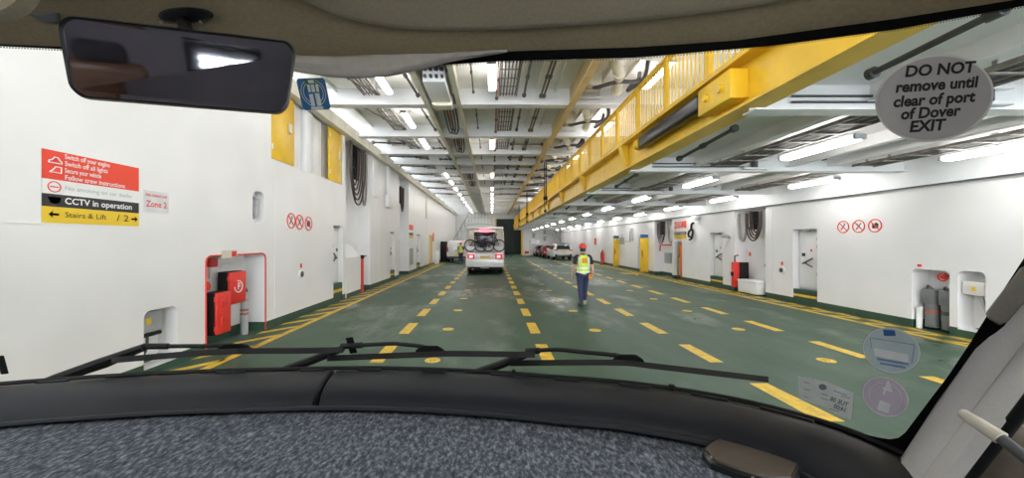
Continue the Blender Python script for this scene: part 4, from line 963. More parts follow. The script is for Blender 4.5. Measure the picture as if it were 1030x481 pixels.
MB().rbox((-.98, .0, 1.62), (-.62, .1, 2.58), .03, 2).rbox((.62, .0, 1.62), (.98, .1, 2.58), .03, 2).build('beige_panel', M['beigev'], mh)
wn = MB().rbox((-.6, -.01, 1.72), (.6, .1, 2.42), .05, 3).build('rear_window', M['glassd'], mh)
MB().rbox((-.62, -.02, 1.68), (.62, .03, 1.73), .01, 1).rbox((-.62, -.02, 2.41), (.62, .03, 2.46), .01, 1).build('frame', M['blackg'], wn)
MB().rbox((-.26, -.06, 2.44), (.26, .03, 2.56), .02, 2).build('high_brake_lamp', M['brake3'], mh)
MB().rbox((-1.1, -.05, .42), (1.1, .15, .92), .06, 3).build('bumper', M['carbw'], mh)
for sx in (-1, 1):
    MB().rbox((sx * .80 - .11, -.08, .95), (sx * .80 + .11, .06, 1.10), .03, 2).build('tail_lamp', M['lampr'], mh)
    MB().rbox((sx * .80 - .2, -.065, .90), (sx * .80 + .2, .05, 1.15), .03, 2).build('lamp_surround', M['lampr2'], mh)
    wheel(mh, sx * .92, 1.2, .34, .24); wheel(mh, sx * .92, 4.9, .34, .24)
    MB().rbox((sx * 1.24 - .09, 5.3, 1.5), (sx * 1.24 + .09, 5.42, 1.95), .03, 2).tube([(sx * 1.1, 5.4, 1.75), (sx * 1.24, 5.38, 1.75)], .03, 6).build('wing_mirror', M['blackg'], mh)
MB().box((-.27, -.09, .95), (.27, -.06, 1.07)).build('number_plate', M['plate'], mh)
mb = MB().rbox((-1.02, .0, .25), (1.02, .4, .45), .03, 2).rbox((-.95, .3, .22), (.95, 5.5, .46), .03, 2); mb.build('underbody', M['black'], mh)
MB().tube([(-.25, -.1, .38), (.25, -.1, .38)], .035, 8).cyl((0, -.16, .34), (0, -.16, .46), .05, 10).build('tow_bar', M['steel'], mh)
MB().box((.32, -.07, .66), (.62, -.055, .72)).build('badge', M['steel'], mh)
MB().cyl((-.7, -.02, .3), (-.7, .2, .3), .05, 10).build('exhaust', M['redp'], mh)
mb = MB()
for sx in (-.5, .5): mb.tube([(sx, .0, 2.3), (sx, -.28, 2.0), (sx, -.30, 1.25), (sx, -.02, 1.2)], .025, 8)
for zz in (1.32, 1.95): mb.tube([(-.62, -.30, zz), (.62, -.30, zz)], .022, 8)
for yy in (-.2, -.42): mb.tube([(-.95, yy, 1.30), (.95, yy, 1.30)], .03, 8)
mb.tube([(-.5, -.3, 1.3), (-.5, -.45, 1.3)], .025, 6).tube([(.5, -.3, 1.3), (.5, -.45, 1.3)], .025, 6)
mb.build('bike_rack', M['steel'], mh)
MB().rbox((-.22, -.05, 1.18), (.22, -.02, 1.6), .02, 1).build('hatch', M['carbw'], mh)
def bicycle(x, y, z, flip, label, m):
    t = thing('bicycle', label, 'bicycle', (x, y, z), 0, 'bicycles on the motorhome rack')
    s_ = -1 if flip else 1
    P = lambda u, v, o=0: (s_ * u, o, v)
    for u in (-.52, .52):
        wb = MB().tube([P(u + .33 * math.cos(a), .34 + .33 * math.sin(a)) for a in [2 * math.pi * k / 28 for k in range(28)]], .028, 8, close=True).build('wheel', M['black'], t)
        mb = MB()
        for k_ in range(12):
            a = 2 * math.pi * k_ / 12; mb.tube([P(u, .34), P(u + .31 * math.cos(a), .34 + .31 * math.sin(a))], .004, 4)
        mb.cyl(P(u, .34, -.05), P(u, .34, .05), .03, 8); mb.build('spokes', M['steel'], wb)
    MB().tube([P(-.52, .34), P(-.15, .82), P(-.05, .32), P(-.52, .34)], .022, 8).tube([P(-.05, .32), P(.34, .80), P(-.14, .76)], .028, 8).tube([P(.34, .80), P(.36, .95)], .02, 8).tube([P(.34, .80), P(.44, .55), P(.52, .34)], .022, 8).build('frame', M[m], t)
    MB().rbox((min(s_ * -.30, s_ * -.05), -.07, .92), (max(s_ * -.30, s_ * -.05), .07, .98), .025, 2).tube([P(-.15, .80), P(-.17, .93)], .014, 6).build('saddle', M['black'], t)
    MB().tube([P(.36, .95), P(.40, 1.0), P(.40, 1.0, .25), P(.36, 1.0, .3)], .016, 6).tube([P(.40, 1.0), P(.40, 1.0, -.25), P(.36, 1.0, -.3)], .016, 6).build('handlebar', M['black'], t)
    MB().cyl(P(-.05, .32, -.05), P(-.05, .32, .03), .09, 14).tube([P(-.05, .32, -.07), P(.08, .2, -.07), P(.08, .2, -.15)], .012, 6).tube([P(-.05, .32, .07), P(-.18, .44, .07), P(-.18, .44, .15)], .012, 6).build('crank', M['dark'], t)
M['bikeb'] = mat('blue_bike_paint', (.03, .05, .22), .3)
M['bikek'] = mat('dark_bike_paint', (.03, .025, .04), .3)
bicycle(-.74, 20.98 + .22, 1.33, False, 'dark bicycle on the motorhome rack, its front wheel at the rear window', 'bikek')
bicycle(-.12, 20.98, 1.33, False, 'blue framed bicycle outermost on the motorhome rack, wheel past the right flank', 'bikeb')
tag(MB().rbox((-.72, 20.82, 1.55), (-.36, 21.08, 1.80), .06, 3).build('pannier_bag', M['blackc']), 'black bag strapped between the two bicycles on the motorhome', 'bag')

def car(name, label, cat, loc, rz, prof, paint, Wd, wheels, wr, glass, extra=None):
    """prof: (y, zb, zbelt, zroof, half_belt, half_roof)"""
    t = thing(name, label, cat, loc, rz)
    rings = []
    for (y, zb, zm, zr, hb, hr) in prof:
        rings.append([(hb * .92, y, zb), (hb, y, zb + .15), (hb, y, (zb + zm) / 2 + .05), (hb * .97, y, zm), (hr, y, zr - .07), (hr * .8, y, zr), (0, y, zr + .02),
                      (-hr * .8, y, zr), (-hr, y, zr - .07), (-hb * .97, y, zm), (-hb, y, (zb + zm) / 2 + .05), (-hb, y, zb + .15), (-hb * .92, y, zb), (0, y, zb)])
    MB().loft(rings).build('body', M[paint], t, bevel=.03)
    for nm, pts, th in glass: MB().prism(pts, th).build(nm, M['glassd'], t, smooth=False)
    for y in wheels:
        for sx in (-1, 1): wheel(t, sx * (Wd - .12), y, wr, .24)
    return t
# white sport utility car
suv = car('sport_utility_car', 'white sport utility car parked under the far end of the yellow deck', 'car', (7.2, 37.4, 0), math.radians(2),
          [(.06, .42, .95, 1.0, .86, .80), (0, .45, 1.02, 1.05, .92, .86), (.12, .35, 1.08, 1.42, .97, .72), (.5, .32, 1.08, 1.62, .99, .72), (2.2, .32, 1.06, 1.66, .99, .74), (3.0, .32, 1.04, 1.5, .99, .72), (3.6, .32, 1.02, 1.06, .98, .8), (4.5, .35, .9, .92, .92, .8), (4.65, .45, .8, .82, .8, .7)],
          'carbw', .97, (.95, 3.75), .37,
          [('rear_window', [(-.72, .02, 1.10), (.72, .02, 1.10), (.60, .16, 1.50), (-.60, .16, 1.50)], (0, -.03, .01)),
           ('side_window', [(-.965, .6, 1.10), (-.965, 2.9, 1.10), (-.80, 2.6, 1.48), (-.78, .7, 1.54)], (-.02, 0, 0)), ('side_window', [(.965, .6, 1.10), (.965, 2.9, 1.10), (.80, 2.6, 1.48), (.78, .7, 1.54)], (.02, 0, 0))])
for sx in (-1, 1):
    MB().rbox((sx * .76 - .18, -.05, .98), (sx * .76 + .18, .08, 1.08), .02, 2).build('tail_lamp', M['lampr2'], suv)
    MB().rbox((sx * 1.08 - .1, 2.9, 1.05), (sx * 1.08 + .1, 3.05, 1.2), .03, 2).build('wing_mirror', M['carbw'], suv)
MB().rbox((-.27, -.06, .84), (.27, -.02, .96), .01, 1).build('number_plate', M['plate'], suv)
MB().rbox((-.85, -.06, .36), (.85, .2, .62), .05, 2).build('bumper', M['blackg'], suv)
MB().rbox((-.62, -.08, .46), (.62, -.02, .60), .02, 2).build('skid_plate', M['steel'], suv)
MB().rbox((-.66, .02, 1.60), (.66, .4, 1.66), .02, 2).build('spoiler', M['blackg'], suv)
# dark red hatchback, black car
for nm, lab, loc, paint in (('hatchback_car', 'dark red car parked beyond the white sport utility car', (6.65, 42.2, 0), 'carr'), ('estate_car', 'black car parked left of the dark red car at the far end', (6.3, 45.95, 0), 'cark')):
    c = car(nm, lab, 'car', loc, math.radians(0), [(0, .4, .85, .9, .78, .7), (.05, .3, .95, 1.05, .84, .66), (.35, .28, .96, 1.40, .86, .60), (1.8, .28, .94, 1.46, .86, .62), (2.6, .28, .92, .98, .86, .66), (3.6, .32, .78, .8, .82, .6)], paint, .85, (.7, 3.0), .31,
            [('rear_window', [(-.6, .05, 1.02), (.6, .05, 1.02), (.52, .30, 1.34), (-.52, .30, 1.34)], (0, -.03, .01)), ('side_window', [(-.835, .5, 1.0), (-.835, 2.3, .98), (-.66, 1.9, 1.34), (-.66, .6, 1.36)], (-.02, 0, 0))])
    for sx in (-1, 1): MB().rbox((sx * .68 - .12, -.04, .8), (sx * .68 + .12, .06, .98), .02, 2).build('tail_lamp', M['lampr2'], c)
    MB().rbox((-.26, -.04, .58), (.26, .0, .69), .01, 1).build('number_plate', M['plate'], c)
# white panel van
vn = thing('panel_van', 'white panel van parked along the left wall behind the worker', 'van', (-3.15, 33.4, 0))
def vr(y, zb, zt, hb, hr): return [(hb, y, zb), (hb, y, 1.1), (hr, y, zt - .15), (hr - .15, y, zt), (-hr + .15, y, zt), (-hr, y, zt - .15), (-hb, y, 1.1), (-hb, y, zb)]
MB().loft([vr(0, .4, 1.95, .93, .82), vr(.05, .35, 2.0, .97, .86), vr(3.4, .35, 2.02, .97, .86), vr(4.0, .35, 1.55, .96, .8), vr(4.9, .4, 1.15, .9, .75)]).build('body', M['carbw'], vn, bevel=.03)
for sx in (-1, 1):
    MB().rbox((sx * .88 - .07, -.05, .95), (sx * .88 + .07, .03, 1.4), .02, 2).build('tail_lamp', M['lampr2'], vn)
    wheel(vn, sx * .85, .9, .33, .22); wheel(vn, sx * .85, 3.9, .33, .22)
    d = MB().rbox((sx * .40 - .38, -.03, .55), (sx * .40 + .38, .02, 1.9), .03, 2).build('rear_door', M['carbw'], vn)
    MB().rbox((sx * .09 - .03, -.06, 1.0), (sx * .09 + .03, -.02, 1.15), .01, 1).build('handle', M['dark'], d)
MB().rbox((-.26, -.05, .62), (.26, -.02, .74), .01, 1).build('number_plate', M['plate'], vn)
MB().rbox((-.95, -.08, .35), (.95, .1, .55), .03, 2).build('bumper', M['dark'], vn)

# ------------------------------------------------------------------ people
def skin_obj(name, V, E, m, parent, sub=2):
    names = list(V); idx = {n: i for i, n in enumerate(names)}
    me = bpy.data.meshes.new(name); me.from_pydata([V[n][0] for n in names], [(idx[a], idx[b]) for a, b in E], [])
    o = bpy.data.objects.new(name, me); COL.objects.link(o); o.parent = parent; me.materials.append(M[m])
    sk = o.modifiers.new('skin', 'SKIN'); sk.use_smooth_shade = True
    for i, n in enumerate(names):
        r = V[n][1]; r = (r, r) if not isinstance(r, tuple) else r
        me.skin_vertices[0].data[i].radius = r
    me.skin_vertices[0].data[0].use_root = True
    ss = o.modifiers.new('sub', 'SUBSURF'); ss.levels = sub; ss.render_levels = sub
    WL[o.name] = Vector(); return o
def ell(c, rx, ry, n=20, ph=0): return [(c[0] + rx * math.cos(2 * math.pi * k / n), c[1] + ry * math.sin(2 * math.pi * k / n), c[2]) for k in range(n)]
def worker(label, loc, rz, stride, hand_item, sleeves='blackc', hat='hat', near=True):
    t = thing('person', label, 'person', loc, rz)
    # person faces +Y locally, feet on z=0, 1.74 tall without helmet
    s = stride
    V = {'pelvis': ((0, 0, .95), (.15, .11)), 'belly': ((0, 0, 1.10), (.145, .105)), 'chest': ((0, .01, 1.30), (.165, .115)), 'upper': ((0, 0, 1.43), (.13, .09)),
         'neck': ((0, .01, 1.52), .058), 'jaw': ((0, .035, 1.60), (.066, .075)), 'head': ((0, .025, 1.68), (.078, .095)), 'crown': ((0, .02, 1.755), (.055, .065))}
    E = [('pelvis', 'belly'), ('belly', 'chest'), ('chest', 'upper'), ('upper', 'neck'), ('neck', 'jaw'), ('jaw', 'head'), ('head', 'crown')]
    V['nose'] = ((0, .135, 1.655), (.012, .012)); E.append(('head', 'nose'))
    for sx, nm in ((-1, 'l'), (1, 'r')):
        ar = -sx * s * .35
        V['sh' + nm] = ((sx * .185, 0, 1.43), .062); V['el' + nm] = ((sx * .265, -.03 + ar * .10, 1.15), .047); V['wr' + nm] = ((sx * .285, .05 + ar * .28, .92), .033)
        V['pa' + nm] = ((sx * .283, .07 + ar * .30, .85), (.036, .02))
        E += [('upper', 'sh' + nm), ('sh' + nm, 'el' + nm), ('el' + nm, 'wr' + nm), ('wr' + nm, 'pa' + nm)]
        for i, (dy, ln) in enumerate(((.03, .075), (.01, .085), (-.01, .08), (-.03, .065))):
            b = V['pa' + nm][0]
            k1 = 'f%d%sa' % (i, nm); k2 = 'f%d%sb' % (i, nm)
            V[k1] = ((b[0], b[1] + dy, b[2] - ln * .6), .0095); V[k2] = ((b[0] - sx * .018, b[1] + dy, b[2] - ln), .0085)
            E += [('pa' + nm, k1), (k1, k2)]
        b = V['pa' + nm][0]; V['th' + nm] = ((b[0] - sx * .03, b[1] + .04, b[2] - .01), .011); V['ti' + nm] = ((b[0] - sx * .04, b[1] + .055, b[2] - .045), .009)
        E += [('pa' + nm, 'th' + nm), ('th' + nm, 'ti' + nm)]
        fy = sx * s * .20
        V['hip' + nm] = ((sx * .095, 0, .90), .095); V['kn' + nm] = ((sx * .10, .03 + fy * .55, .50), .060); V['an' + nm] = ((sx * .10, fy, .10 + (.04 if fy < 0 and s else 0)), .042); V['to' + nm] = ((sx * .115, fy + .16, .05), (.04, .03))
        E += [('pelvis', 'hip' + nm), ('hip' + nm, 'kn' + nm), ('kn' + nm, 'an' + nm), ('an' + nm, 'to' + nm)]
    skin_obj('body', V, E, 'skin', t)
    # trousers
    TV = {'p': ((0, 0, .99), (.165, .125))}; TE = []
    for sx, nm in ((-1, 'l'), (1, 'r')):
        h, k_, a = V['hip' + nm][0], V['kn' + nm][0], V['an' + nm][0]
        TV['h' + nm] = (h, .118); TV['m' + nm] = (tuple((Vector(h) + Vector(k_)) / 2), .098); TV['k' + nm] = (k_, .083); TV['c' + nm] = (tuple((Vector(k_) + Vector(a)) / 2), .076); TV['a' + nm] = ((a[0], a[1], a[2] + .03), .072)
        TE += [('p', 'h' + nm), ('h' + nm, 'm' + nm), ('m' + nm, 'k' + nm), ('k' + nm, 'c' + nm), ('c' + nm, 'a' + nm)]
    skin_obj('trousers', TV, TE, 'navy', t)
    # t-shirt sleeves
    for nm in 'lr':
        a, b = Vector(V['sh' + nm][0]), Vector(V['el' + nm][0])
        ia = a + (Vector((0, 0, 1.44)) - a) * .3
        MB().tube(cat_rom([ia, a, a + (b - a) * .4, a + (b - a) * .75], 8), [.075, .078, .08, .08, .079, .077, .074, .072, .07], 14).build('sleeve', M[sleeves], t)
    MB().loft([ell((0, .005, z), rx, ry) for z, rx, ry in ((1.42, .15, .10), (1.49, .10, .085), (1.535, .066, .068), (1.545, .062, .064))], cap=False).build('collar', M[sleeves], t)
    # vest
    vz = [(.90, .185, .145), (.98, .188, .15), (1.10, .182, .145), (1.22, .188, .148), (1.34, .20, .148), (1.42, .195, .13), (1.475, .15, .10), (1.50, .09, .075)]
    v = MB().loft([ell((0, .0, z), rx, ry) for z, rx, ry in vz]).build('hi_vis_vest', M['hivis'], t)
    def band(z, h):
        def rr(zz):
            for (a, b) in zip(vz, vz[1:]):
                if a[0] <= zz <= b[0]:
                    u = (zz - a[0]) / (b[0] - a[0]); return a[1] + u * (b[1] - a[1]) + .004, a[2] + u * (b[2] - a[2]) + .004
        r0 = rr(z); r1 = rr(z + h)
        MB().loft([ell((0, 0, z), r0[0] - .008, r0[1] - .008), ell((0, 0, z), *r0), ell((0, 0, z + h), *r1), ell((0, 0, z + h), r1[0] - .008, r1[1] - .008)], cap=False).build('reflective_band', M['reflect'], v)
    band(.965, .055); band(1.085, .055)
    for sx in (-1, 1):
        MB().loft([[(sx * .155 - .025, -.02, 1.475), (sx * .155 + .025, -.02, 1.46)], [(sx * .14 - .025, -.11, 1.43), (sx * .14 + .025, -.105, 1.42)], [(sx * .14 - .025, -.142, 1.33), (sx * .14 + .025, -.128, 1.33)], [(sx * .14 - .025, -.13 - .008, 1.14), (sx * .14 + .025, -.118 - .008, 1.14)]], cap=False, closed=False).build('reflective_strap', M['reflect'], v, solid=.008)
    MB().rbox((-.068, -.162, 1.27), (.068, -.146, 1.41), .004, 1).build('red_patch', M['orange'], v)
    pm = MB().tube([(.036 * math.cos(a), -.165, 1.34 + .036 * math.sin(a)) for a in [2 * math.pi * k / 16 for k in range(16)]], .008, 6, close=True); pm.build('patch_emblem', M['signy'], v)
    # helmet
    h = MB().loft([ell((0, .02, 1.715), .108, .130, 24), ell((0, .02, 1.76), .106, .126, 24), ell((0, .015, 1.81), .092, .110, 24), ell((0, .015, 1.845), .060, .075, 24), ell((0, .015, 1.858), .02, .03, 24)]).build('helmet', M[hat], t)
    MB().loft([ell((0, .045, 1.708), .125, .165, 24), ell((0, .045, 1.718), .125, .165, 24)]).build('brim', M[hat], h)
    MB().loft([ell((0, -.0, 1.60), .074, .088), ell((0, -.0, 1.66), .086, .104), ell((0, .01, 1.72), .09, .108)]).build('hair', M['boot'], t)
    for sx, nm in ((-1, 'l'), (1, 'r')):
        MB().sphere((sx * .088, .02, 1.655), .03, (.4, .8, 1.1), 10).build('ear', M['skin'], t)
        a = Vector(V['an' + nm][0]); b = Vector(V['to' + nm][0])
        mb = MB().loft([ell((a.x, a.y, z), r_, r_) for z, r_ in ((.07, .055), (.14, .058), (.2, .062))]).rbox((a.x - .05, a.y - .06, .0), (a.x + .055, b.y + .05, .11), .03, 3)
        bt = mb.build('boot', M['boot'], t)
        if near and sx > 0: MB().rbox((a.x - .052, a.y - .075, .0), (a.x + .057, a.y - .0, .13), .02, 2).build('grey_heel', M['bootg'], bt)
    return t
worker('worker in a red helmet and hi-vis vest walking away on the deck, close by', (2.70, 11.0, 0), math.radians(3), .9, True)
t = thing('work_gloves', 'orange work gloves hanging at the belt of the near worker', 'gloves', (2.85, 10.86, .85))
MB().rbox((2.83, 10.81, .86), (2.91, 10.87, .95), .02, 3).build('cuff', M['orange'], t, world=True)
for i in range(4): MB().tube([(2.838 + i * .021, 10.84, .87), (2.84 + i * .024, 10.82, .79 + .015 * abs(i - 1))], .012, 8).build('finger', M['orange'] if i % 2 else M['signy'], t, world=True)
worker('worker in a hi-vis vest standing beside the white van, far off on the left', (-2.62, 31.0, 0), math.radians(160), .25, False, near=False)
# ------------------------------------------------------------------ own cab: windscreen
PLAN = cat_rom([(-1.66, .56, 0), (-1.62, .70, 0), (-1.5, .86, 0), (-1.29, .975, 0), (-.9, 1.06, 0), (-.457, 1.096, 0), (-.2, 1.088, 0), (0, 1.063, 0), (.179, 1.025, 0), (.33, .992, 0), (.459, .945, 0), (.545, .90, 0), (.61, .854, 0), (.67, .795, 0), (.712, .725, 0), (.735, .62, 0), (.745, .50, 0)], 96)
def gl(p, zr, off=0.0):
    """point of the glass above plan point p at height zr relative to the eye"""
    return Vector((p.x, p.y - .35 * (zr + .38), EYE + zr))
zs = [-.50 + i * .06 for i in range(19)]
GV = [gl(p, z) for p in PLAN for z in zs]; nz = len(zs)
GF = [(i * nz + j, (i + 1) * nz + j, (i + 1) * nz + j + 1, i * nz + j + 1) for i in range(len(PLAN) - 1) for j in range(nz - 1)]
BVH = BVHTree.FromPolygons(GV, GF)
def gh(px, py, off=0.0):
    """where the line of sight through this spot of the photograph meets the windscreen; off: metres off the glass towards the cab"""
    h = BVH.ray_cast(CAM, ray(px, py)); 
    p, nrm = h[0], h[1]
    if p is None: raise ValueError('no glass at %s %s' % (px, py))
    d = ray(px, py)
    return p - d * (off / max(.35, abs(nrm.dot(d))))
ws = MB()
ws.loft([[gl(p, z) for z in zs] for p in PLAN], cap=False, closed=False)
ws = ws.build('window_1', M['screen']); struct(ws)

def strip(pa, pb, off, n=None):
    return [gh(*a, off) for a in pa], [gh(*b, off) for b in pb]
def interp(pts, x):
    for (a, b) in zip(pts, pts[1:]):
        if a[0] <= x <= b[0]: return a[1] + (b[1] - a[1]) * (x - a[0]) / (b[0] - a[0])
    return pts[0][1] if x < pts[0][0] else pts[-1][1]
# black printed border of the glass, top and right
ET = [(-120, 38), (0, 43), (60, 45.5), (150, 51), (297, 56), (440, 57), (516, 50), (640, 46), (740, 39), (900, 17), (1006, 0), (1070, -11)]
FT = [(-120, 42), (0, 46.5), (60, 49.5), (150, 56), (297, 61), (440, 66), (497, 62), (643, 58), (779, 46), (900, 30), (1030, 6), (1070, -2)]
mb = MB(); xs = list(range(-120, 1061, 20))
mb.loft([[gh(x, interp(ET, x) - 10, .004), gh(x, interp(FT, x), .004)] for x in xs], cap=False, closed=False)
for x in range(-20, 1050, 3):
    y = interp(FT, x) + 1.0; r_ = .8
    mb.face([gh(x - r_, y, .004), gh(x, y + r_, .004), gh(x + r_, y, .004), gh(x, y - r_, .004)])
# right side and bottom right corner
LB = [(820, 421), (845, 429.5), (865, 436), (882, 440), (895, 442), (904, 440.5), (911, 435), (926, 415), (954, 378), (976, 345), (1004, 300), (1030, 260), (1046, 235)]
LO = [(818, 450), (843, 462), (862, 466), (880, 470), (895, 474), (912, 474), (918, 455), (930, 425), (968, 391), (992, 358), (1022, 309), (1046, 268), (1062, 245)]
mb.loft([[gh(*a, .004), gh(*b, .004)] for a, b in zip(LB, LO)], cap=False, closed=False)
mb.build('printed_border', M['frit'], ws, smooth=False, solid=.001)
# seal along the bottom edge
def inw(k, d):
    a, b = PLAN[max(k - 1, 0)], PLAN[min(k + 1, len(PLAN) - 1)]; tn = (b - a).normalized(); n = Vector((tn.y, -tn.x, 0))
    return PLAN[k] + n * d
MB().tube([Vector((inw(k, .004).x, inw(k, .004).y, EYE - .374)) for k in range(4, len(PLAN) - 2)], .006, 8).build('bottom_seal', M['black'], ws)

# ------------------------------------------------------------------ dash pad and carpet
sec = [(-.01, -.46), (-.005, -.392), (.006, -.380), (.03, -.374), (.06, -.374), (.09, -.379), (.12, -.390), (.142, -.407), (.152, -.425), (.155, -.46)]
K0, K1 = 1, len(PLAN) - 1
pad = thing('dash_pad', 'long charcoal padded roll along the foot of the windscreen', 'dashboard', (-.45, 1.0, EYE - .46))
kseam = min(range(len(PLAN)), key=lambda k: abs(CX + F * inw(k, .06).x / inw(k, .06).y - 341))
def padseg(k0, k1, nm):
    rings = []
    for k in ([k0 + .05, k0 + .16] + list(range(k0 + 1, k1)) + [k1 - .16, k1 - .05]):
        ki = min(int(k), len(PLAN) - 2); kf = k - ki
        rings.append([Vector((*(inw(ki, d).lerp(inw(ki + 1, d), kf)).to_2d(), EYE + z)) for d, z in sec])
    # shrink ends a little so the joint reads as a groove
    for e, nx in ((0, 1), (-1, -2)):
        c = sum(rings[e], Vector()) / len(sec); rings[e] = [p + (c - p) * .22 for p in rings[e]]
    return MB().loft(rings).build(nm, M['pad'], pad, world=True, smooth=True)
padseg(K0, kseam, 'pad_section'); padseg(kseam, K1, 'pad_section')
mb = MB().tube([Vector((inw(k, .158).x, inw(k, .158).y, EYE - .424)) for k in range(K0 + 3, K1)], .007, 8); mb.build('lower_lip', M['pad'], pad, world=True)
for px, w_ in ((315, 26), (380, 26), (442, 26), (506, 26), (567, 26), (641, 30), (715, 30), (790, 36), (240, 30), (60, 26)):
    k = min(range(len(PLAN)), key=lambda k: abs(CX + F * PLAN[k].x / PLAN[k].y - px))
    a = inw(k, .022); tn = (PLAN[min(k + 1, 96)] - PLAN[k - 1]).normalized(); ang = math.atan2(tn.y, tn.x)
    MB().obox(Vector((a.x, a.y, EYE - .374)), (w_ / F * .95, .010, .006), Matrix.Rotation(ang, 3, 'Z')).build('clip', M['black'], pad, world=True, bevel=.002)
for px in (519, 676): 
    k = min(range(len(PLAN)), key=lambda k: abs(CX + F * PLAN[k].x / PLAN[k].y - px)); a = inw(k, .008)
    MB().rbox((a.x - .006, a.y - .006, EYE - .378), (a.x + .006, a.y + .006, EYE - .362), .002, 1).build('nozzle', M['black'], pad, world=True)

ca = MB(); rows_ = []
for k in range(2, len(PLAN) - 1):
    e = inw(k, .153); rows_.append([Vector((e.x, e.y, EYE - .436))] + [Vector((e.x * (1 - u * .0), e.y + (.12 - e.y) * u, EYE - .436 - .012 * u + .002 * math.sin(k * .7 + u * 9))) for u in (.15, .3, .5, .75, 1.0)])
ca.loft(rows_, cap=False, closed=False)
tag(ca.build('dash_carpet', M['carpet'], solid=.012), 'speckled blue grey felt carpet covering the dashboard top', 'carpet')
# dark lid on the carpet at the right
pz = EYE - .432
def onz(px, py, z): d = ray(px, py); s_ = (z - EYE) / d.z; return CAM + d * s_
LIDP = [(706, 459), (710, 452), (722, 444.5), (745, 444.5), (790, 455), (803, 462), (808, 472), (800, 490), (770, 490), (735, 478), (715, 470)]
LIDP = [(x, y + 3) for x, y in LIDP]
lid = thing('speaker_lid', 'dark brown rounded lid set in the dashboard carpet at the lower right', 'cover', onz(755, 462, pz))
c0 = onz(757, 466, pz)
P1 = [onz(x, y, pz) for x, y in LIDP]
MB().loft([P1, [p + Vector((0, 0, .012)) for p in P1], [p + (c0 - p) * .05 + Vector((0, 0, .016)) for p in P1]]).build('rim', M['blackg'], lid, world=True)
MB().loft([[p + (c0 - p) * .08 + Vector((0, 0, .0155)) for p in P1], [p + (c0 - p) * .1 + Vector((0, 0, .019)) for p in P1]]).build('cap', mat('dark_brown_lid', (.055, .040, .033), .4, var=.12, scale=60), lid, world=True)
for x, y in ((715, 460), (757, 481)): MB().sphere(onz(x, y, pz + .02), .0025, seg=8).build('screw', M['steel'], lid, world=True)

# ------------------------------------------------------------------ headliner
hx = list(range(-140, 1081, 20)); rows_ = []
for x in hx:
    p = gh(max(-120, min(1060, x)), interp(ET, x), .006)
    sd = max(0, (x - 860) / 200)
    zt = EYE + .60 - .03 * sd
    rows_.append([p + Vector((0, .03, .02)), p, p + Vector((0, -.012, .0035)), p + Vector((0, -.05, .022)), p + Vector((0, -.11, .055)), p + Vector((0, -.2, .09)), Vector((p.x * 1.05, p.y - .36, max(p.z + .12, zt - .04))), Vector((p.x * 1.05, p.y - .7, zt)), Vector((p.x * 1.1, -1.4, zt)), Vector((p.x * 1.1, -2.6, zt))])
HM = MB().loft(rows_, cap=False, closed=False)
hv = [v.co.copy() for v in HM.bm.verts]; hf = [[v.index for v in f.verts] for f in HM.bm.faces]
HM.bm.verts.index_update(); hf = [[v.index for v in f.verts] for f in HM.bm.faces]
HB = BVHTree.FromPolygons(hv, hf)
hl = tag(HM.build('headliner', M['headl'], solid=.006), 'tan fabric headliner above the windscreen', 'headliner')
def hh(px, py, off=0.0):
    h = HB.ray_cast(CAM, ray(px, py)); n = h[1]
    if n.dot(ray(px, py)) > 0: n = -n
    return h[0] + n * off
# padded lighter overhead panel
BD = [(190, -120), (225, -70), (262, -28), (308, 0), (347, 17), (402, 27.5), (460, 29.5), (530, 27.5), (640, 20), (740, 8), (800, -3), (860, -20), (930, -60), (980, -110)]
BD = [(v.x, v.y) for v in cat_rom([(a, b, 0) for a, b in BD], 52)]
rows_ = []
for x, y in BD:
    a = hh(x, y, .001); b = hh(x, y - 3, .010); c = hh(x, y - 9, .016); d = hh(x, y - 30, .019)
    e = Vector((d.x * .9 + .02, .15, EYE + .54)); rows_.append([a, b, c, d, e])
tag(MB().loft(rows_, cap=False, closed=False).build('headliner_cushion', M['headl2'], solid=.003), 'lighter tan padded panel on the headliner at the top of the view', 'panel')
# grey folded blind along the top of the glass
TB = [(270, 55), (297, 56), (340, 57), (400, 55), (440, 54), (480, 52), (512, 51)]; BB = [(270, 69), (297, 72.5), (330, 77), (355, 78.5), (385, 77.5), (420, 70.5), (450, 63), (480, 57), (512, 51.5)]
rows_ = []
for x in range(270, 513, 8):
    a, b = interp(TB, x), interp(BB, x); row = []
    for j in range(9):
        u = j / 8; row.append(gh(x, a + (b - a) * u, .018 + .008 * math.sin(u * math.pi) + .0025 * math.sin(u * 9 + x * .035) + .002 * math.sin(x * .09 + u * 4)))
    rows_.append(row)
tag(MB().loft(rows_, cap=False, closed=False).build('folded_blind', M['drape'], solid=.004), 'grey brown folded fabric blind sagging at the top of the windscreen', 'blind')
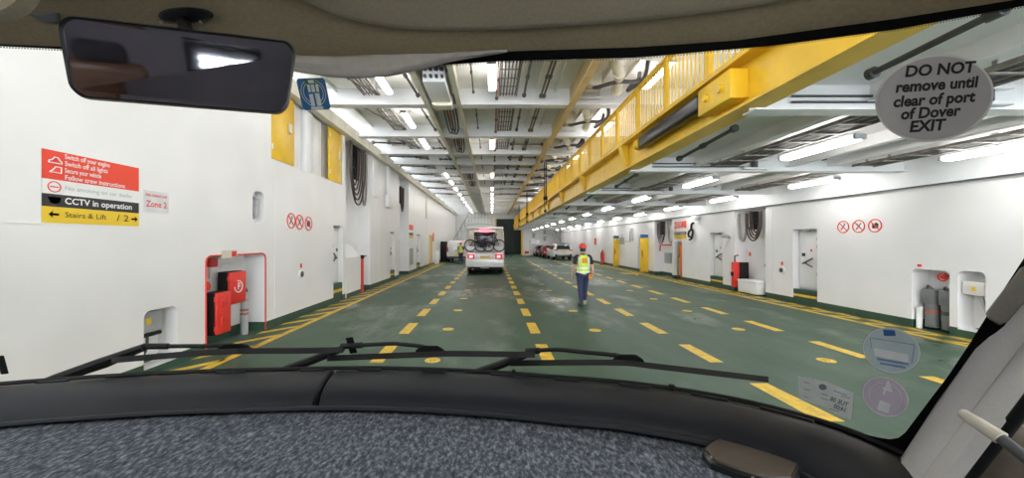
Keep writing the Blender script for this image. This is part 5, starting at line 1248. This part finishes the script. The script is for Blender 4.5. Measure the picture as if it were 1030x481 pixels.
# sun visor and clip at the top left
SV = [(-80, -60), (-60, 12), (-25, 18.5), (0, 18.5), (18, 13), (30, 3), (36, -12), (36, -60)]
SV = [(v.x, v.y) for v in cat_rom([(a, b, 0) for a, b in SV], 40)]
A = [at(x, y, .60) for x, y in SV]; cc = sum(A, Vector()) / len(A)
sv = MB().loft([[cc + (p - cc) * .9 + Vector((0, .012, 0)) for p in A], [p + Vector((0, .008, 0)) for p in A], [p - Vector((0, .004, 0)) for p in A], [cc + (p - cc) * .93 - Vector((0, .012, 0)) for p in A], [cc + (p - cc) * .5 - Vector((0, .014, 0)) for p in A]])
tag(sv.build('sun_visor', M['headl2']), 'pale tan rounded end of a sun visor at the upper left', 'sun visor')
mb = MB().prism([hh(33, 13, .002), hh(62, 12, .002), hh(62, 22, .002), hh(46, 21, .002)], (0, -.008, -.006)); o = mb.build('visor_clip', M['greyd'], bevel=.002); tag(o, 'small grey clip on the headliner left of the mirror', 'clip')

# ------------------------------------------------------------------ rear view mirror
def quadY(u, v): return .46 + .05 * u
mc = [(57, 15), (298, 41), (297, 60), (289, 115), (75, 99)]
mt = thing('rear_view_mirror', 'wide black framed rear view mirror hanging from the headliner at upper left', 'mirror', at(180, 65, .5))
TLc, TRc, BRc, BLc = at(57, 14, .430), at(299, 42, .520), at(289, 116, .545), at(73, 99, .452)
def mp(u, v, off=0):
    p = (TLc * (1 - u) + TRc * u) * (1 - v) + (BLc * (1 - u) + BRc * u) * v
    return p + MN * off
MN = ((TRc - TLc).cross(BLc - TLc)).normalized()
if MN.y > 0: MN = -MN
def rrect(m_, r_u, r_v, n=8):
    pts = []
    for cu, cv, a0 in ((1 - m_ - r_u, m_ + r_v, -90), (1 - m_ - r_u, 1 - m_ - r_v, 0), (m_ + r_u, 1 - m_ - r_v, 90), (m_ + r_u, m_ + r_v, 180)):
        for i in range(n + 1): a = math.radians(a0 + 90 * i / n); pts.append((cu + r_u * math.cos(a), cv + r_v * math.sin(a)))
    return pts
def inset(du, dv, ru, rv):
    out = []
    for cu, cv, a0 in ((1 - du - ru, dv + rv, -90), (1 - du - ru, 1 - dv - rv, 0), (du + ru, 1 - dv - rv, 90), (du + ru, dv + rv, 180)):
        for i in range(9): a = math.radians(a0 + 90 * i / 8); out.append((cu + ru * math.cos(a), cv + rv * math.sin(a)))
    return out
r0 = inset(0, 0, .07, .2); r1 = inset(.014, .038, .06, .18); r2 = inset(.006, .02, .066, .19)
MB().loft([[mp(u, v, -.012) for u, v in r1], [mp(u, v, -.006) for u, v in r0], [mp(u, v, 0) for u, v in r0], [mp(u, v, .006) for u, v in r2], [mp(u, v, .004) for u, v in r1], [mp(u, v, .0) for u, v in inset(.017, .045, .058, .17)]], cap=False).build('housing', M['blackg'], mt, world=True)
MB().loft([[mp(u, v, -.006) for u, v in r1], [mp(u, v, -.03) for u, v in inset(.25, .35, .05, .1)]]).build('back_shell', M['blackg'], mt, world=True)
g_ = MB(); g_.face([mp(u, v, .002) for u, v in inset(.013, .036, .06, .18)]); g_.build('mirror_glass', M['mirror'], mt, world=True, smooth=False)
b0 = hh(187, 14, .006)
bs = []
for off, s_ in ((.0, 1), (.014, 1), (.02, .85)):
    ring_ = []
    for i in range(20):
        a = 2 * math.pi * i / 20; q_ = hh(187 + 28 * s_ * math.cos(a), 15.5 + 8.5 * s_ * math.sin(a), 0) ; ring_.append(q_ + (CAM - q_).normalized() * off)
    bs.append(ring_)
MB().loft(bs).build('mount_base', M['blackg'], mt, world=True)
MB().tube(cat_rom([hh(187, 19, .012), (hh(187, 19, 0) + mp(.5, .25, -.03)) / 2 + Vector((0, 0, -.01)), mp(.52, .35, -.02)], 8), .012, 10).sphere(mp(.52, .35, -.03), .022, seg=12).build('arm', M['blackg'], mt, world=True)
for x in (166, 205): MB().sphere(hh(x, 17, .018), .0035, seg=8).build('screw', M['steel'], mt, world=True)

# ------------------------------------------------------------------ right windscreen pillar
pl = thing('windscreen_pillar', 'light grey trim pillar at the right edge of the windscreen', 'pillar trim', at(965, 400, .5))
def pline(p0, p1, Y0, Y1, ts): 
    a, b = at(*p0, Y0), at(*p1, Y1); return [a + (b - a) * t_ for t_ in ts]
TS = [-.35, 0, .25, .5, .75, 1.0, 1.3, 1.8, 2.3]
l0 = pline((903.5, 468), (1030, 275), .640, .535, TS); l1 = pline((906, 470), (1032, 277), .625, .52, TS); l2 = pline((929, 481), (1030, 347), .57, .50, TS); l3 = pline((931, 482), (1032, 348.5), .565, .495, TS)
l4 = pline((950, 481), (1030, 375), .54, .475, TS); l5 = pline((967, 481), (1030, 401), .53, .465, TS); l6 = pline((975, 490), (1036, 412), .56, .50, TS)
MB().loft([list(r_) for r_ in zip(l0, l1, l2)], cap=False, closed=False).build('flat_trim', M['pill'], pl, world=True, solid=.004)
MB().loft([list(r_) for r_ in zip(l2, l3, l4, l5, l6)], cap=False, closed=False).build('rounded_trim', M['pill'], pl, world=True, solid=.004)
sl = pline((972, 484), (1034, 405), .53, .465, TS)
tag(MB().tube(sl, .007, 10).build('door_seal', M['black']), 'black rubber door seal beside the right pillar', 'seal')
# door card beyond the seal
dl = pline((972, 486), (1034, 407), .545, .48, TS)
rows_ = [[p + Vector((.012, .02, .0)), p + Vector((.05, -.06, -.01)), p + Vector((.07, -.2, -.04)), p + Vector((.09, -.5, -.12)), p + Vector((.09, -1.4, -.3))] for p in dl[:5]]
tag(MB().loft(rows_, cap=False, closed=False).build('door_trim', M['doorc'], solid=.01), 'brown grey door trim panel in the lower right corner', 'trim panel')
# lever with pale sleeve
lv = thing('sleeved_rod', 'dark rod with a beige plastic sleeve reaching to the right pillar', 'rod', at(985, 428, .46))
a = at(966.5, 414.5, .475); b = at(1007, 441, .44); c = at(1062, 485, .40)
MB().tube([a, a + (b - a) * .05, a + (b - a) * .5, b], [.0045, .0062, .0075, .0085], 14).build('sleeve', M['sleeve'], lv, world=True)
MB().tube([b - (b - a) * .02, b + (c - b) * .5, c], .0062, 12).build('rod', M['dark'], lv, world=True)
# grab handle at the top of the pillar
gb = thing('grab_handle', 'grey brown grab handle on the right pillar at the edge of view', 'handle', at(1012, 300, .47))
H0 = [(991, 315), (993, 320), (1006, 328), (1048, 281), (1075, 250), (1050, 246), (1036, 265), (1026, 270)]
A = [at(x, y, .49 - (x - 990) * .0006) for x, y in H0]; cc = sum(A, Vector()) / len(A)
MB().loft([[p + ray((p.x) / p.y * F + CX, CY - (p.z - EYE) / p.y * F) * .02 for p in A], [p for p in A], [cc + (p - cc) * .9 + Vector((0, -.006, 0)) for p in A]]).build('grip', M['handle'], gb, world=True, bevel=.003)

# ------------------------------------------------------------------ stickers on the glass
def glsheet(mb, poly, off, th=.0008):
    cx_ = sum(x for x, y in poly) / len(poly); cy_ = sum(y for x, y in poly) / len(poly)
    dense = []
    for a, b in zip(poly, poly[1:] + poly[:1]):
        n_ = max(1, int(math.hypot(b[0] - a[0], b[1] - a[1]) / 4)); dense += [(a[0] + (b[0] - a[0]) * i / n_, a[1] + (b[1] - a[1]) * i / n_) for i in range(n_)]
    S_ = lambda k: [(cx_ + (x - cx_) * k, cy_ + (y - cy_) * k) for x, y in dense]
    mb.loft([[gh(x, y, off - .0004) for x, y in dense]] + [[gh(x, y, off + th) for x, y in S_(k)] for k in (1, .8, .6, .4, .2, .01)], cap=False)
def ellp(cx, cy, a, b, rot, n=40):
    r_ = math.radians(rot); return [(cx + a * math.cos(t_) * math.cos(r_) - b * math.sin(t_) * math.sin(r_), cy + a * math.cos(t_) * math.sin(r_) + b * math.sin(t_) * math.cos(r_)) for t_ in [2 * math.pi * k / n for k in range(n)]]
def gtext(mb, s_, cx, cy, size, rot, off, shear=0, bold=0, sx=1.0, flip=False):
    r_ = math.radians(rot); fx = -1 if flip else 1
    add_text(mb, s_, size, lambda u, v: gh(cx + fx * u * math.cos(r_) + v * math.sin(r_), cy + fx * u * math.sin(r_) - v * math.cos(r_), off), shear=shear, bold=bold, sx=sx)
# oval grey card
ov = thing('oval_sticker', 'grey oval sticker telling not to remove it until clear of the port', 'sticker', gh(940, 99))
mb = MB(); glsheet(mb, ellp(940, 98.7, 60.5, 43.5, -11), .003); mb.build('white_edge', M['ovalw'], ov, world=True, smooth=False)
mb = MB(); glsheet(mb, ellp(940, 98.7, 58, 41.3, -11), .0042); face_ = mb.build('grey_face', M['ovalg'], ov, world=True, smooth=False)
mb = MB()
for s_, cx, cy, sx in (('DO NOT', 944.5, 70.2, 1.12), ('remove until', 941.5, 85.6, 1.06), ('clear of port', 938.7, 100.3, 1.06), ('of Dover', 935, 113.5, 1.06), ('EXIT', 931.7, 127, 1.12)):
    gtext(mb, s_, cx, cy, 15.5 if s_[0].isupper() else 15.2, -4, .0056, shear=.22, bold=.55, sx=sx)
mb.build('black_lettering', M['inkb'], face_, world=True, smooth=False)
# blue vignette
vg = thing('road_vignette', 'square blue and green sticker hanging just right of the mirror', 'sticker', gh(316, 94))
def vq(u, v): 
    a, b, c, d = (297.5, 79), (326.5, 78.2), (333, 110), (305, 111)
    return ((a[0] * (1 - u) + b[0] * u) * (1 - v) + (d[0] * (1 - u) + c[0] * u) * v, (a[1] * (1 - u) + b[1] * u) * (1 - v) + (d[1] * (1 - u) + c[1] * u) * v)
mb = MB(); glsheet(mb, [vq(u, v) for u, v in inset(0, 0, .12, .12)], .03); vb = mb.build('blue_base', M['vig_blue'], vg, world=True, smooth=False)
mb = MB(); glsheet(mb, [vq(u, v) for u, v in [(.26, .02), (.72, .02), (.78, .42), (.28, .42)]], .0312); mb.build('green_field', M['vig_green'], vb, world=True, smooth=False)
mb = MB()
for u0, w_, v0, h_ in ((.40, .2, .06, .1), (.33, .1, .2, .24), (.46, .12, .2, .24), (.62, .1, .2, .24), (.33, .14, .50, .38), (.54, .16, .48, .40)): glsheet(mb, [vq(u, v) for u, v in [(u0, v0), (u0 + w_, v0), (u0 + w_, v0 + h_), (u0, v0 + h_)]], .0325)
glsheet(mb, [vq(u, v) for u, v in [(.30, .90), (.74, .90), (.74, .99), (.30, .99)]], .0325)
for r_ in (.34, .42):
    for a0, a1 in ((110, 250), (-70, 70)):
        mb.tube([gh(*vq(.5 + r_ * math.cos(math.radians(a)), .46 + r_ * math.sin(math.radians(a))), .0318) for a in range(a0, a1, 10)], .0007, 5)
mb.build('pale_print', M['vig_pale'], vb, world=True, smooth=False)
# pale blue disc
bl = thing('round_sticker', 'pale blue see-through round sticker low on the right of the windscreen', 'sticker', gh(897, 352))
mb = MB(); glsheet(mb, ellp(896.7, 352.5, 29.3, 22.5, 14), .003); b0_ = mb.build('disc', M['film_blue'], bl, world=True, smooth=False)
mb = MB()
for a, b in zip(*(lambda e: (e, e[1:] + e[:1]))(ellp(896.7, 352.5, 28.6, 21.8, 14))): mb.tube([gh(*a, .0045), gh(*b, .0045)], .0006, 4)
mb.build('pale_edge', M['film_white'], b0_, world=True)
mb = MB(); glsheet(mb, [(888, 331.5), (900, 332.5), (901, 338), (889, 338)], .0045); 
for a, b in (((875, 340), (920, 347)), ((920, 347), (917, 366)), ((875, 340), (877, 351))): mb.tube([gh(*a, .0045), gh(*b, .0045)], .0004, 4)
gtext(mb, 'mmmmmmmmmm', 898, 363.6, 4.2, 10, .0045, bold=.15); gtext(mb, 'mmmmmmmm', 898, 367.4, 4.2, 10, .0045, bold=.15)
mb.build('blue_print', M['blue'], b0_, world=True, smooth=False)
mb = MB(); glsheet(mb, [(879, 350), (914, 357), (914, 365), (880, 358)], .0042); mb.build('white_label', M['film_white'], b0_, world=True, smooth=False)
# purple disc
pu = thing('round_sticker', 'pale purple see-through round sticker with a 4, lowest on the right of the windscreen', 'sticker', gh(890, 399))
mb = MB(); glsheet(mb, ellp(890.6, 399.3, 24.5, 19.3, 28), .003); p0_ = mb.build('disc', M['film_pur'], pu, world=True, smooth=False)
mb = MB()
for k_, (aa, bb) in enumerate(((23.7, 18.5), (17, 13.4))):
    e = ellp(890.6, 399.3, aa, bb, 28)
    for a, b in zip(e, e[1:] + e[:1]): mb.tube([gh(*a, .0045), gh(*b, .0045)], .0006 if k_ == 0 else .0003, 4)
gtext(mb, '4', 893, 391.5, 21, 20, .0048, bold=.25, flip=True)
glsheet(mb, [(885, 402.5), (896, 406.5), (893.5, 416), (882.5, 412)], .0045)
mb.build('white_print', M['film_white'], p0_, world=True, smooth=False)
# paper ticket seen from behind
tk = thing('paper_ticket', 'white paper ticket with mirrored print at the foot of the windscreen', 'ticket', gh(830, 400))
mb = MB(); glsheet(mb, [(803, 378.5), (830, 383.5), (858.5, 395.5), (856, 423.5), (845, 418), (825, 408), (804, 401)], .003); t0_ = mb.build('paper', M['paper'], tk, world=True, smooth=False)
mb = MB(); gtext(mb, 'TUE 08', 844, 404.5, 6.2, 21, .0045, bold=.2, flip=True); gtext(mb, '14:00', 845, 411, 6.2, 21, .0045, bold=.2, flip=True)
for x, y, l_ in ((808, 384, 6), (808.5, 391, 6), (808.5, 399, 5), (826, 396, 7), (826, 400.5, 7), (838, 393, 14), (846, 398, 9), (834, 411, 10)): mb.tube([gh(x, y, .0045), gh(x + l_, y + l_ * .33, .0045)], .0007, 4)
glsheet(mb, ellp(827.5, 389.5, 4.2, 3.0, 15, 14), .0045)
mb.build('faint_print', M['ink'], t0_, world=True, smooth=False)

# ------------------------------------------------------------------ wipers, outside the glass
def gp(p, off=-.03): return gh(p[0], p[1], off)
def polytube(mb, pts, r_, off=-.03, seg=8): mb.tube([gp(p, off) for p in pts], r_, seg)
wip = [('windscreen wiper at the left, its arm rising from the left end of the dash', [(40, 388), (54, 382), (100, 365), (144, 349.5)], [(144, 348.7), (200, 348.2), (236, 347.5)], [(112, 362), (221, 353.5), (300, 352.3), (345, 351.5)], [(219, 351), (236, 348.5), (253, 350.5)], [(62, 383), (108, 368), (146, 351)]),
       ('middle windscreen wiper, its arm rising left of the centre', [(270, 380), (291, 371), (318, 361), (345, 350.5)], [(343, 348.5), (391, 346), (405, 346.6), (424, 348.5), (434, 352)], [(329, 360), (420, 356.3), (460, 355.2), (538, 356.3)], [(418, 353.5), (433, 350.5), (448, 353.5)], None),
       ('right hand windscreen wiper with the longest blade in view', [(464, 382), (484, 374), (506, 366), (531, 356)], [(529, 353.5), (560, 351.8), (586, 354.3), (619, 357.5), (632, 361)], [(513, 364.8), (617, 364.2), (660, 368), (773, 381.3)], [(616, 362.5), (632, 359.3), (648, 363)], None)]
for lab, arm, bar, blade, hub, arm2 in wip:
    t = thing('windscreen_wiper', lab, 'wiper', gp(hub[1]), 0, 'windscreen wipers')
    mb = MB(); polytube(mb, arm, [.014, .0135, .0125, .010], -.045)
    if arm2: polytube(mb, arm2, .005, -.05)
    mb.build('arm', M['black'], t, world=True)
    mb = MB(); pts = cat_rom([(a, b, 0) for a, b in bar], 12); polytube(mb, [(p.x, p.y) for p in pts], .0062, -.05)
    polytube(mb, [bar[0], ((bar[0][0] * .55 + bar[1][0] * .45), bar[0][1] * .55 + bar[1][1] * .45)], .009, -.05); mb.build('link_bar', M['black'], t, world=True)
    pts = [(p.x, p.y) for p in cat_rom([(a, b, 0) for a, b in blade], 24)]
    mb = MB(); mb.loft([[gp((x, y - 2.3), -.024), gp((x, y + 1.6), -.012), gp((x, y + 3.7), -.006), gp((x, y + 3.7), -.022), gp((x, y + .2), -.036)] for x, y in pts]); mb.build('blade', M['black'], t, world=True)
    mb = MB(); (x0, y0), (xm, ym), (x1, y1) = hub
    pl_ = [(x0, y0 + 5.5), (x0, y0 - 1), (x0 + 4, y0 - 4.5), (xm - 8, ym - 2.8), (xm + 7, ym - 2.8), (x1 - 4, y1 - 3.6), (x1, y1 - .5), (x1, y1 + 5.5)]
    mb.loft([[gp(p, -.05) for p in pl_], [gp(p, -.03) for p in pl_]]); mb.build('connector', M['black'], t, world=True, bevel=.003)
for (x0, y0, dx, w_, h_, lab) in ((347.5, 339.5, 4.5, 7.5, 16.5, 'small black upright tab on the middle wiper arm'), (-4, 358, 5, 8, 19, 'small black upright tab at the left edge of the windscreen')):
    pl_ = [(x0, y0 + .5), (x0 + w_, y0 - .5), (x0 + w_ + dx, y0 + h_ - 1), (x0 + dx, y0 + h_)]
    mb = MB(); mb.loft([[gp(p, -.06) for p in pl_], [gp(p, -.052) for p in pl_]]); tag(mb.build('wiper_tab', M['black'], bevel=.002), lab, 'tab')

# ------------------------------------------------------------------ rest of the cab behind the eye (seen only in the mirror), plus added fill lamps
M['lilac'] = mat('pale_lilac_cab_panel', (.30, .29, .34), .6, var=.08)
cw = MB().box((-1.95, -2.76, .6), (.02, -2.70, EYE + .62)).box((.42, -2.76, .6), (1.0, -2.70, EYE + .62)).box((.02, -2.76, .6), (.42, -2.70, EYE - .22)).box((.02, -2.76, EYE - .08), (.42, -2.70, EYE + .62))
struct(cw.build('wall_cab_rear', M['lilac']))
wf = struct(MB().box((-.04, -2.70, EYE - .11), (.46, -2.66, EYE - .02)).box((-.04, -2.70, EYE - .28), (.46, -2.66, EYE - .19)).box((-.04, -2.70, EYE - .19), (.04, -2.66, EYE - .11)).build('window_2', M['black']))
MB().box((.04, -2.69, EYE - .16), (.46, -2.67, EYE - .14)).build('blind_slat', M['headl2'], wf)
cb = thing('cupboard', 'dark brown cupboard in the rear of the cab, seen in the mirror', 'cupboard', (-1.1, -2.4, .6))
MB().rbox((-1.9, -2.69, .6), (-.75, -2.2, EYE + .34), .02, 2).build('carcass', M['wood'], cb, world=True)
for x in (-1.85, -1.28): MB().rbox((x, -2.2, .7), (x + .5, -2.17, EYE + .28), .01, 1).build('door', M['wood'], cb, world=True)
MB().cyl((-.70, -2.3, .6), (-.70, -2.3, EYE + .6), .018, 10).build('corner_pole', M['steel'], cb, world=True)
oc = thing('added_locker', 'white locker added at the back of the cab to brighten the mirror', 'locker', (-.2, -2.5, EYE + .2))  # white body added for a bright band along the mirror top
MB().rbox((-.65, -2.69, EYE + .17), (.9, -2.35, EYE + .58), .03, 2).build('locker_body', M['pill'], oc, world=True)
MB().cyl((-.1, -2.34, EYE + .26), (.1, -2.34, EYE + .26), .012, 8).build('handle', M['dark'], oc, world=True)
st_ = thing('seat', 'dark brown seat back in the rear of the cab, seen in the mirror', 'seat', (-.45, -1.9, .6))
MB().rbox((-.68, -2.1, .6), (-.30, -1.95, EYE - .12), .05, 3).build('backrest', M['wood'], st_, world=True); MB().rbox((-.6, -2.08, EYE - .14), (-.38, -1.97, EYE - .02), .04, 3).build('headrest', M['blackc'], st_, world=True)
struct(MB().box((-1.95, -2.7, .5), (1.0, .2, .6)).build('floor_cab', M['black']))
struct(MB().box((-1.98, -2.7, .6), (-1.92, .3, 1.75)).box((-1.98, -2.7, .6), (-1.92, -1.3, EYE + .62)).build('wall_cab_left', M['doorc']))
struct(MB().box((.95, -2.7, .6), (1.0, .1, 1.5)).box((.95, -2.7, .6), (1.0, -.9, EYE + .62)).build('wall_cab_right', M['doorc']))

for i, (x, y) in enumerate(((-.75, -1.3), (.2, -.7))):  # unseen fill lamps, added to brighten the cab
    t = thing('cab_fill_lamp', 'added dome fill lamp on the cab ceiling behind the viewer, %s one' % ('rear', 'front')[i], 'lamp', (x, y, EYE + .53), 0, 'added cab fill lamps')
    MB().cyl((0, 0, 0), (0, 0, .045), .17, 28).build('housing', M['pill'], t); MB().loft([ell((0, 0, 0), .15, .15, 28), ell((0, 0, -.02), .13, .13, 28), ell((0, 0, -.032), .07, .07, 28)]).build('diffuser', M['cabfill'], t)
